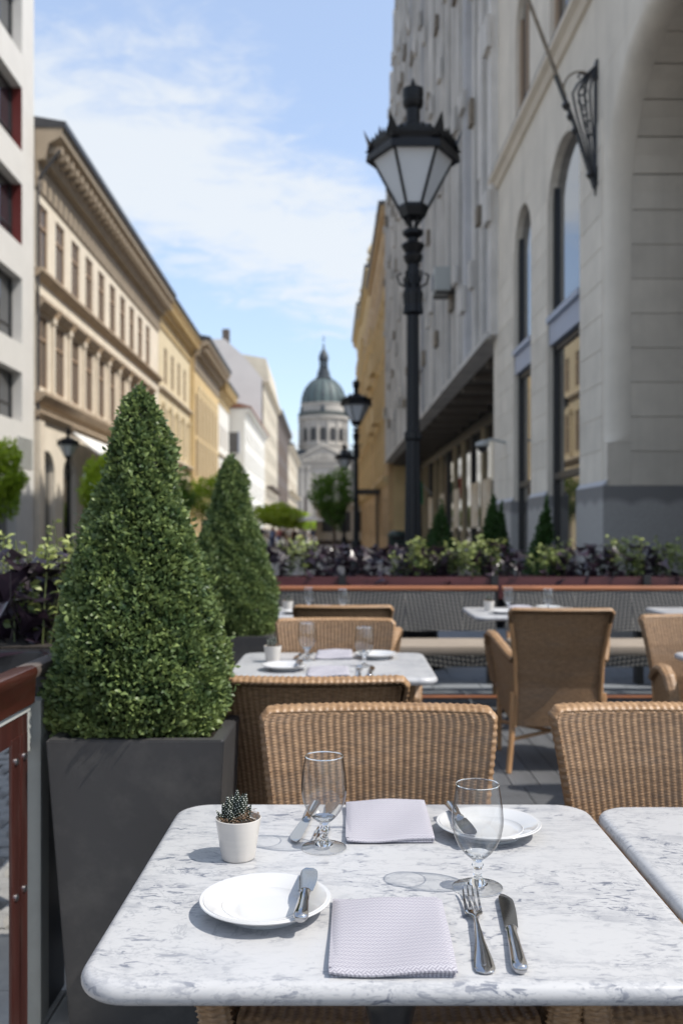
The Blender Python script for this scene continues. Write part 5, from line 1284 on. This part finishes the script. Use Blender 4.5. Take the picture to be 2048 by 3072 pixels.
# --- banquette
def bench(x0, x1, label):
    r = thing('bench', label, 'bench', ((x0+x1)/2,7.2,0), 'woven benches')
    b = MB(); b.tube([(x0+.01,7.46,.832),(x1-.01,7.46,.832)], .021, 10); part(b, 'top_rail', 'redwood', r, True)
    b = MB(); b.add([(x0+.03,7.38,.50),(x1-.03,7.38,.50),(x1-.03,7.45,.815),(x0+.03,7.45,.815),(x0+.03,7.40,.50),(x1-.03,7.40,.50),(x1-.03,7.47,.815),(x0+.03,7.47,.815)],
                    [(0,1,2,3),(7,6,5,4),(0,4,5,1),(1,5,6,2),(2,6,7,3),(3,7,4,0)]); part(b, 'back_panel', 'cord', r)
    b = MB(); b.box(x0+.02,x1-.02,6.80,7.34,.385,.45); part(b, 'seat_cushion', 'cushion', r, bevel=.022)
    b = MB(); b.box(x0+.02,x1-.02,6.79,6.81,.30,.383); b.box(x0+.02,x1-.02,6.812,7.34,.37,.384); part(b, 'apron', 'cord', r)
    n = 3
    for k in range(n):
        x = x0+.05+(x1-x0-.1)*k/(n-1)
        for yy, zt in ((6.83,.37),(7.36,.37)):
            b = MB(); b.tube([(x,yy,0),(x,yy,zt)], .019, 8); part(b, 'leg', 'rattan' , r, True)
        b = MB(); b.tube([(x,7.36,.3),(x,7.40,.5),(x,7.475,.83)], .017, 8); part(b, 'back_post', 'rattan', r, True)
        for s_ in (-1,1):
            if k in (0,) and s_ < 0 or k == n-1 and s_ > 0: continue
            b = MB(); b.tube([(x+s_*.01,6.83,.20),(x+s_*.12,6.83,.31)], .009, 6); part(b, 'brace', 'rattan', r, True)
        b = MB(); b.box(x-.022,x+.022,6.808,6.852,.19,.225); part(b, 'binding', 'blackmetal', r)
        b = MB(); b.tube([(x,6.83,.09),(x,7.36,.09)], .011, 6); part(b, 'stretcher', 'redwood', r, True)
    b = MB(); b.tube([(x0+.05,6.83,.075),(x1-.05,6.83,.075)], .012, 8); part(b, 'stretcher', 'redwood', r, True)
bench(-1.25, 1.20, 'left long woven bench with taupe cushion behind the third table')
bench(1.215, 3.65, 'right long woven bench with taupe cushion behind the armchair')

# ================================================================ TABLEWARE
def make_glass():
    r = thing('water_goblet', '', 'glass', (0,0,0), 'water goblets')
    t = .0011
    outer = [(.013,.046),(.0215,.054),(.029,.064),(.0350,.078),(.0380,.093),(.0385,.104),(.0372,.120),(.0348,.137),(.0322,.154)]
    b = MB(); b.lathe([(a,z) for a,z in outer], seg=48, capb=False, capt=False); add('bowl', b.mesh('bowl','thin',True), r)
    b = MB(); b.lathe([(.0322-.0004,.1535),(.0325,.1545),(.0317,.1555),(.0310,.1548),(.0312,.1535)], seg=48, capb=False, capt=False); add('rim', b.mesh('rim','solid',True), r)
    b = MB(); b.lathe([(.0368,.0002),(.0376,.0009),(.0370,.0018),(.026,.0035),(.0150,.0068)], seg=48, capb=False, capt=False); add('foot', b.mesh('foot','thin',True), r)
    b = MB(); b.lathe([(.0372,.0004),(.0379,.0010),(.0372,.0021),(.0365,.0012)], seg=48, capb=False, capt=False); add('foot_rim', b.mesh('foot_rim','solid',True), r)
    b = MB(); b.lathe([(.0150,.0066),(.0085,.013),(.0066,.020),(.0064,.029),(.0078,.032),(.0092,.0345),(.0080,.037),(.0070,.040),(.0100,.0435),(.0150,.0480),(.0190,.0525),(.0180,.0533),(.012,.0505),(.006,.0495),(.0005,.0493)], seg=40, capb=True, capt=False)
    add('stem', b.mesh('stem','solid',True,recalc=True), r)
    return r
def make_plate():
    r = thing('side_plate', '', 'plate', (0,0,0), 'white side plates')
    prof = [(.0005,.0035),(.040,.0035),(.050,.005),(.052,.003),(.0525,.0),(.056,.0),(.057,.004),(.075,.012),(.0905,.0198),(.0915,.0212),(.0905,.0223),(.086,.0218),(.0855,.0224),(.083,.0216),(.068,.0162),(.0605,.0125),(.0595,.0130),(.058,.0115),(.051,.0078),(.040,.0066),(.0005,.0066)]
    b = MB(); b.lathe(prof, seg=72, capb=False, capt=False); add('dish', b.mesh('dish','porcelain',True,recalc=True), r); return r
def loft(sections):
    """sections: list of (y, halfwidth, zc, halfthick) -> rounded bar mesh"""
    b = MB(); seg = 14; V = []
    for y, a, zc, h in sections:
        for k in range(seg): q = 2*PI*k/seg; V.append((a*math.cos(q), y, zc+h*math.sin(q)))
    n = len(sections); F_ = [(i*seg+k, i*seg+(k+1)%seg, (i+1)*seg+(k+1)%seg, (i+1)*seg+k) for i in range(n-1) for k in range(seg)]
    F_ += [tuple(range(seg-1,-1,-1)), tuple((n-1)*seg+k for k in range(seg))]; b.add(V, F_); return b
def make_knife(L_, butter=False):
    r = thing('butter_knife' if butter else 'table_knife', '', 'knife', (0,0,0))
    hl = L_*.52
    b = loft([(0,.003,.006,.003),(.002,.0075,.006,.0055),(.008,.0098,.0065,.0068),(.02,.0102,.0065,.0068),(hl*.55,.0085,.0062,.0058),(hl*.9,.0066,.006,.005),(hl*.93,.0082,.006,.006),(hl*.97,.0082,.006,.006),(hl,.006,.006,.004)]); add('handle', b.mesh('handle','steel',True,recalc=True), r)
    b = MB(); n = 14; V = []
    for i in range(n+1):
        q = i/n; y = hl+(L_-hl)*q
        if butter: lf = -.010-.002*math.sin(q*PI); rt = .0105+.004*math.sin(q*PI*.9); 
        else: lf = -.0085; rt = .0095+.003*math.sin(q*PI*.8)
        if q > .8: k = (q-.8)/.2; rt = rt*(1-k**2*.9) if not butter else rt*(1-k**3*.5); lf = lf*(1-k**3*.55)
        V += [(lf,y,.0068),(lf,y,.0045),(rt,y,.0052),(rt,y,.0062)]
    F_ = []
    for i in range(n):
        for k in range(4): F_.append((i*4+k, i*4+(k+1)%4, (i+1)*4+(k+1)%4, (i+1)*4+k))
    F_ += [(3,2,1,0),(n*4,n*4+1,n*4+2,n*4+3)]; b.add(V, F_); add('blade', b.mesh('blade','steel',False,recalc=True), r)
    return r
def make_fork(L_):
    r = thing('fork', '', 'fork', (0,0,0), 'forks')
    b = loft([(0,.004,.003,.0015),(.003,.0105,.003,.0022),(.012,.0128,.0035,.0024),(.03,.0118,.0045,.0024),(L_*.3,.0065,.008,.0024),(L_*.5,.0036,.010,.0026),(L_*.60,.0034,.0085,.0026),(L_*.64,.006,.0075,.0022),(L_*.67,.0112,.0065,.0018),(L_*.73,.0125,.005,.0014)]); add('handle', b.mesh('handle','steel',True,recalc=True), r)
    for k in range(4):
        x = -.0102+.0068*k; b = MB(); P = []
        for y, z, a in ((L_*.715,.0050,.0019),(L_*.80,.0052,.0017),(L_*.90,.0078,.0015),(L_*.97,.0115,.0012),(L_,.0140,.0005)):
            P += [(x-a,y,z-.0009),(x+a,y,z-.0009),(x+a,y,z+.0009),(x-a,y,z+.0009)]
        F_ = [(i*4+j, i*4+(j+1)%4, (i+1)*4+(j+1)%4, (i+1)*4+j) for i in range(4) for j in range(4)]+[(3,2,1,0),(16,17,18,19)]
        b.add(P, F_); add('tine', b.mesh('tine','steel',False,recalc=True), r)
    return r
def make_napkin(lx, ly, seed, puff=.0):
    rn = random.Random(seed); r = thing('folded_napkin', '', 'napkin', (0,0,0), 'folded grey lilac napkins')
    layers = 4; z = 0.0006
    for k in range(layers):
        th = .0024; nx, ny = 28, 34; V = []; off = [rn.uniform(-.003,.003) for _ in range(4)]
        ox, oy = rn.uniform(-.002,.002), (-.003 if k == layers-1 else rn.uniform(.0005,.004))
        hx, hy = lx/2-(0 if k == layers-1 else .002), ly/2
        def S_(u, v, zz):
            x = (2*u-1)*hx+ox+off[0]*(v-.5); y = (2*v-1)*hy+oy+off[1]*(u-.5)+.0016*math.sin(u*5+k)
            e = min(u,1-u,)*lx; f_ = min(v,1-v)*ly
            bulge = .0034*math.sin(3*u+2.2*v+k*1.3)+.0018*math.sin(7*u-5*v+k)+.004*max(0,u+v-1.6)+.003*max(0,.35-u-v*.8); 
            rnd = -.0035*math.exp(-min(e,f_)/.004)*(1 if k == layers-1 else .3)
            return (x, y, zz+bulge*(k/layers)+rnd+puff*(k+1)/layers*v**2)
        for j in range(2):
            for a in range(nx+1):
                for b_ in range(ny+1): V.append(S_(a/nx, b_/ny, z+(th if j == 0 else 0)))
        m_ = (nx+1)*(ny+1); I = lambda j,a,b_: j*m_+a*(ny+1)+b_
        F_ = [(I(0,a,b_),I(0,a+1,b_),I(0,a+1,b_+1),I(0,a,b_+1)) for a in range(nx) for b_ in range(ny)]
        F_ += [(I(1,a,b_),I(1,a,b_+1),I(1,a+1,b_+1),I(1,a+1,b_)) for a in range(nx) for b_ in range(ny)]
        F_ += [(I(0,a,0),I(1,a,0),I(1,a+1,0),I(0,a+1,0)) for a in range(nx)]+[(I(0,a+1,ny),I(1,a+1,ny),I(1,a,ny),I(0,a,ny)) for a in range(nx)]
        F_ += [(I(0,0,b_+1),I(1,0,b_+1),I(1,0,b_),I(0,0,b_)) for b_ in range(ny)]+[(I(0,nx,b_),I(1,nx,b_),I(1,nx,b_+1),I(0,nx,b_+1)) for b_ in range(ny)]
        b = MB(); b.add(V, F_); add('fold', b.mesh('fold','napkin',True), r); z += th+.0006
    return r
def make_pot():
    r = thing('succulent_pot', '', 'potted plant', (0,0,0), 'succulents in white pots')
    b = MB(); b.lathe([(.025,0.0),(.0268,.001),(.0275,.003),(.0368,.0645),(.0370,.066),(.0360,.0665),(.0350,.0655),(.0345,.058),(.001,.056)], seg=56, capt=False); add('pot', b.mesh('pot','potglaze',True,recalc=True), r)
    b = MB(); b.lathe([(.0344,.056),(.02,.0615),(.001,.063)], seg=24, capb=False, capt=False); add('soil', b.mesh('soil','soil'), r)
    # coir fibres
    rc = random.Random(9); n = 240; V, F_, R = [], [], []
    for i in range(n):
        a = rc.uniform(0,2*PI); q = rc.uniform(.0,.033); x, y = q*math.cos(a)+ (.004 if rc.random()<.6 else 0), q*math.sin(a); z = .060+rc.uniform(0,.009)+(.010*max(0,1-abs(x-.014)/.02))
        h = rc.uniform(0,2*PI); L_ = rc.uniform(.008,.018); cv = rc.uniform(-2.5,2.5); w_ = .00035
        pts = []
        for k in range(5):
            pts.append((x,y,z)); x += L_/4*math.cos(h); y += L_/4*math.sin(h); z += rc.uniform(-.0015,.0022); h += cv/4
            rr_ = math.hypot(x,y)
            if rr_ > .0335: x *= .0335/rr_; y *= .0335/rr_; z = max(z,.062)
        o_ = len(V); rv = rc.random()
        for p in pts: V += [(p[0]-w_,p[1],p[2]),(p[0]+w_,p[1],p[2]+w_),(p[0],p[1]+w_,p[2]-w_)]; R += [rv]*3
        for k in range(4):
            for j in range(3): F_.append((o_+k*3+j, o_+k*3+(j+1)%3, o_+(k+1)*3+(j+1)%3, o_+(k+1)*3+j))
    o = add('coir', np_mesh('coir', np.array(V), np.array(F_), 'coir', False, R), r); o['kind'] = 'stuff'
    # banded leaves
    specs = [(-.004,-.002,.054,.0085,(.05,.0,1)),(.001,-.006,.050,.0095,(.16,-.1,1)),(-.012,-.004,.044,.008,(-.12,-.05,1)),(-.016,.002,.032,.007,(-.35,0,1)),
             (.003,.006,.044,.008,(.2,.3,1)),(-.009,.008,.040,.008,(-.1,.3,1)),(-.021,-.004,.024,.004,(-.75,-.1,1)),(.010,-.001,.030,.006,(.4,0,1)),(-.008,-.012,.028,.006,(-.15,-.4,1))]
    for (x, y, L_, w_, d_) in specs:
        dv = Vector(d_).normalized(); base = Vector((x,y,.060)); sd = dv.cross(Vector((0,1,0))).normalized(); fw = dv.cross(sd)
        b = MB(); n_ = 9; sg = 8; P = []
        for i in range(n_+1):
            q = i/n_; rr_ = w_*(.75+.35*math.sin(q*PI*.9))*(1-q**2.2)+.0003; c = base+dv*L_*q
            for k in range(sg): a = 2*PI*k/sg; P.append(c+sd*rr_*math.cos(a)+fw*rr_*.65*math.sin(a))
        F_ = [(i*sg+k,i*sg+(k+1)%sg,(i+1)*sg+(k+1)%sg,(i+1)*sg+k) for i in range(n_) for k in range(sg)]; b.add(P, F_)
        lf = add('leaf', b.mesh('leaf','succulent',True), r)
        bb = MB()
        for i in range(int(L_/.0030)):
            q = .04+i*.0030/L_
            if q > .93: break
            rr_ = w_*(.75+.35*math.sin(q*PI*.9))*(1-q**2.2)+.0003; c = base+dv*L_*q
            m_ = max(2, int(rr_*2000/3))
            for k in range(m_+2):
                a = 2*PI*(k+.5*(i%2))/(m_+2); nrm = (sd*math.cos(a)+fw*math.sin(a)); p = c+sd*rr_*math.cos(a)+fw*rr_*.65*math.sin(a)+nrm*.0001
                tg = dv.cross(nrm).normalized(); s1, s2 = .0015, .00062
                bb.add([p-tg*s1,p-dv*s2+nrm*.0004,p+tg*s1,p+dv*s2+nrm*.0004],[(0,1,2,3)])
        add('bands', bb.mesh('bands','succ_dot'), lf)
    return r
T1 = Vector((.0655,1.459)); TZ = .7502
protos = dict(g=make_glass(), p=make_plate(), bk=make_knife(.185,True), k=make_knife(.236), f=make_fork(.246), n1=make_napkin(.153,.218,1), n2=make_napkin(.150,.205,5,.006), pot=make_pot())
used = set()
def place(key, pt, z, rz, label, group=None, tilt=None):
    src = protos[key]; o = src if key not in used else copy_tree(src); used.add(key)
    o.location = (pt[0], pt[1], z); o.rotation_euler = (tilt[0] if tilt else 0, tilt[1] if tilt else 0, rz); tag(o, label)
    if group: o['group'] = group
    return o
def aim(a, b): return math.atan2(b[1]-a[1], b[0]-a[0])-PI/2
names = [('front table', T1), ('second table', Vector((-.065,3.755))), ('third table at the bench', Vector((-.165,6.235))), ('bench table behind the armchair', Vector((1.19,6.235)))]
for ti, (tn, c) in enumerate(names):
    o_ = c-T1
    place('g', Vector((.192,1.391))+o_, TZ, 0, f'water goblet at the near right of the {tn}', 'water goblets')
    place('g', Vector((-.041,1.567))+o_, TZ, .5, f'water goblet at the far left of the {tn}', 'water goblets')
    place('p', Vector((-.1157,1.301))+o_, TZ, 0, f'white side plate at the near left of the {tn}', 'white side plates')
    place('p', Vector((.2453,1.639))+o_, TZ, 0, f'white side plate at the far right of the {tn}', 'white side plates')
    place('pot', Vector((-.179,1.519))+o_, TZ, (0,.8,2,4)[ti], f'small striped succulent in a white pot on the {tn}')
    place('n1', Vector((.0525,1.219))+o_, TZ, (0.0,.05,0,0)[ti], f'near folded lilac grey napkin on the {tn}')
    place('n2', Vector((.070,1.692))+o_, TZ, 0, f'far folded lilac grey napkin on the {tn}')
    if ti < 3:
        a, b_ = (-.0625,1.212), (-.0585,1.40); place('bk', Vector(a)+o_, TZ+.0215, aim(a,b_), f'butter knife lying across the near plate of the {tn}', 'butter knives')
        a, b_ = (.1855,1.735), (.206,1.55); place('bk', Vector(a)+o_, TZ+.0215, aim(a,b_), f'butter knife lying across the far plate of the {tn}', 'butter knives')
        a, b_ = (.164,1.116), (.1765,1.365); place('f', Vector(a)+o_, TZ, aim(a,b_), f'fork beside the near napkin of the {tn}', 'forks')
        a, b_ = (.2055,1.115), (.2235,1.35); place('k', Vector(a)+o_, TZ, aim(a,b_), f'table knife right of the near fork on the {tn}', 'table knives')
        a, b_ = (-.062,1.818), (-.0905,1.59); place('k', Vector(a)+o_, TZ, aim(a,b_), f'table knife behind the far left goblet of the {tn}', 'table knives')
        a, b_ = (-.030,1.820), (-.048,1.61); place('f', Vector(a)+o_, TZ, aim(a,b_), f'fork behind the far left goblet of the {tn}', 'forks')

# the street lies a low step beneath the terrace deck
for o in list(C.objects):
    if o.parent or o.type in ('CAMERA','LIGHT'): continue
    x, y, z = o.location
    if o.get('kind') == 'structure' and o.name != 'terrace_deck' or o.get('kind') != 'structure' and (y > 8.0 or o.get('category') == 'building'):
        o.location.z = z - 0.05
for o in C.objects:
    if o.parent and o.name.split('.')[0] in ('pediment_sculpture','balustrade','panel','fin','scrollwork','interior_floor') and o.name.split('.')[0] in ('pediment_sculpture','balustrade'): o['kind'] = 'stuff'
